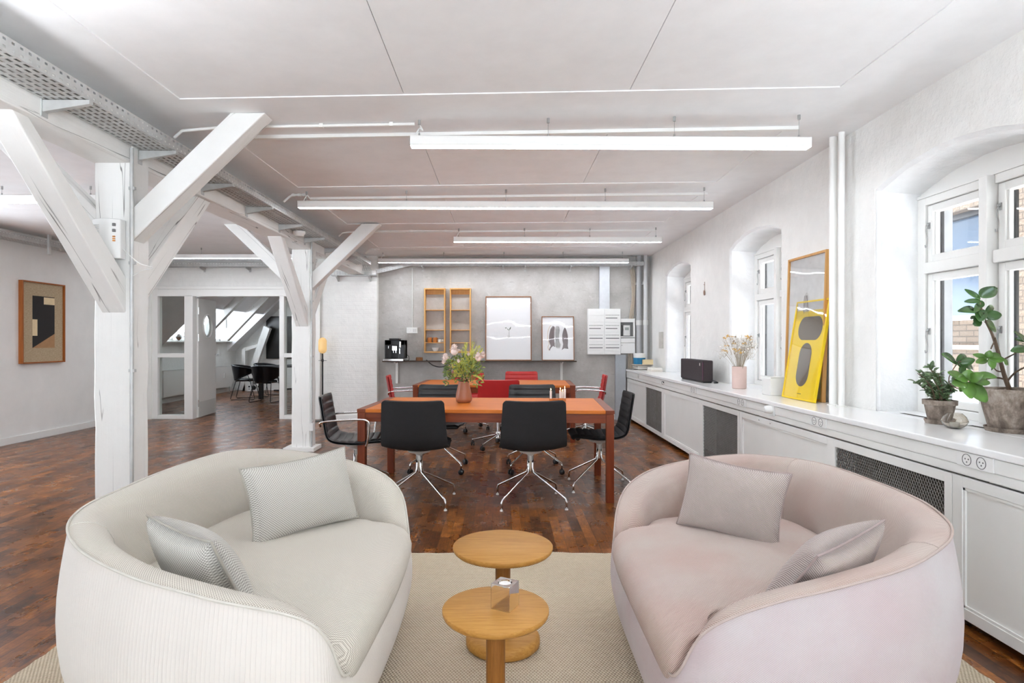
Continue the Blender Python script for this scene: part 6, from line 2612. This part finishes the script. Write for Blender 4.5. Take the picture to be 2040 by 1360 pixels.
def bucket_chair(label):
    t = thing('bucket_chair', (0, 0, 0), label, 'chair', group='black bucket chairs in the meeting room')
    # wrapping back shell: horizontal half ring, tall at the back, sweeping down to arms
    m_ = MB()
    nu, nv = 36, 10

    def P(i, j, o):
        a = R(-128 + 256 * i / nu)       # 0 = straight back (-y)
        k = math.cos(a / 2 * (180 / 128) * .9)
        k = max(0, k)
        zt_ = .66 + .10 * k
        zb_ = .62 - .20 * k ** 1.3
        z = zb_ + (zt_ - zb_) * j / nv
        r_ = .245 + .05 * (z - .45) / .3 + o
        x = math.sin(a) * r_ * 1.05
        y = -math.cos(a) * r_
        return Vector((x, y, z))
    m_.grid(lambda i, j: P(i, j, 0), nu, nv)
    m_.grid(lambda i, j: P(i, j, -.02), nu, nv)
    m_.tube([P(i, nv, -.01) for i in range(nu + 1)], .016, 8)
    m_.build('wrap_back', M['gloss_k'], t, smooth=True)
    m_ = MB()
    m_.lathe([(0, .40), (.19, .405), (.225, .425), (.225, .445), (.20, .462), (.10, .465), (0, .462)], 32)
    m_.build('seat', M['gloss_k'], t, smooth=True)
    for s_ in (-1, 1):
        m_ = MB()
        m_.tube([(s_ * .20, .05, .64), (s_ * .21, .14, .41), (s_ * .24, .24, .03), (s_ * .24, .22, .008), (s_ * .24, -.24, .008), (s_ * .24, -.26, .03), (s_ * .20, -.16, .42), (s_ * .19, -.14, .50)], .008, 8)
        m_.build('sled_leg', M['dark'], t, smooth=True, angle=180)
    m_ = MB()
    m_.tube([(-.21, .12, .405), (.21, .12, .405)], .007, 8)
    m_.tube([(-.20, -.15, .405), (.20, -.15, .405)], .007, 8)
    m_.build('cross_bar', M['dark'], t, smooth=True)
    return t


bc = bucket_chair('black glossy bucket chair at the left end of the meeting table')
bc.location = (-5.72, 13.45, 0)
bc.rotation_euler = (0, 0, R(-80))
dup(bc, (-5.03, 12.85, 0), R(-8), 'black glossy bucket chair nearest the door at the meeting table')
dup(bc, (-5.55, 14.25, 0), R(-110), 'black glossy bucket chair furthest back at the meeting table')
t = thing('wall_screen', (-5.05, 15.95, .83), 'large black upright screen on the meeting room end wall', 'screen')
B('frame', M['dark'], t, (-1.18, .9, -.045, 0, 0, 1.12), bevel=.004)
B('display', simple('glossy dark panel', (26, 22, 20), .25), t, (-1.15, .87, -.048, -.045, .03, 1.09))
t = thing('subwoofer', (-6.70, 15.65, 0), 'white speaker cabinet with black drivers on the meeting room floor', 'speaker')
t.location = (-6.35, 15.5, 0)
B('cabinet', M['plastic_w'], t, (-.18, .18, -.08, .12, .01, .19), bevel=.006)
m_ = MB()
for (x, z, r_) in ((0, .10, .055), (-.12, .13, .022), (.12, .13, .022), (-.12, .07, .012)):
    m_.lathe([(0, 0), (r_, 0), (r_, .006), (0, .006)], 20, (x, -.08, z), Matrix.Rotation(R(90), 3, 'X'))
m_.build('driver', M['plastic_k'], t)
tag(MB().tube([(-5.9, 15.6, .02), (-5.7, 15.5, .03), (-5.5, 15.6, .05), (-5.3, 15.5, .03), (-5.1, 15.62, .04), (-4.9, 15.5, .02), (-5.2, 15.7, .06), (-5.6, 15.66, .05)], .02, 6, smooth=5).build('cable_bundle', M['plastic_k'], smooth=True), 'tangle of black cables on the floor below the wall screen', 'cables')
M['sm'] = glass('clear ball glass', (.95, .97, .97), 0, True)
for (y, dz, lb) in ((12.9, 0, 'silver ball vase on the dormer sill, left one'), (13.25, 0, 'silver ball vase on the dormer sill, right one')):
    t = thing('ball_vase', (MW + .08, y, 1.30), lb, 'vase', group='ball vases on the dormer sill')
    MB().lathe([(0, 0), (.05, .0), (.10, .05), (.11, .10), (.09, .17), (.05, .20), (.045, .21)], 24, close=False).build('body', M['chrome'], t, smooth=True)
t = thing('tabletop_box', (MW + .07, 15.15, 1.30), 'small black box on the dormer sill by the open door', 'box')
B('body', M['plastic_k'], t, (-.05, .05, -.16, .16, 0, .13), bevel=.004)
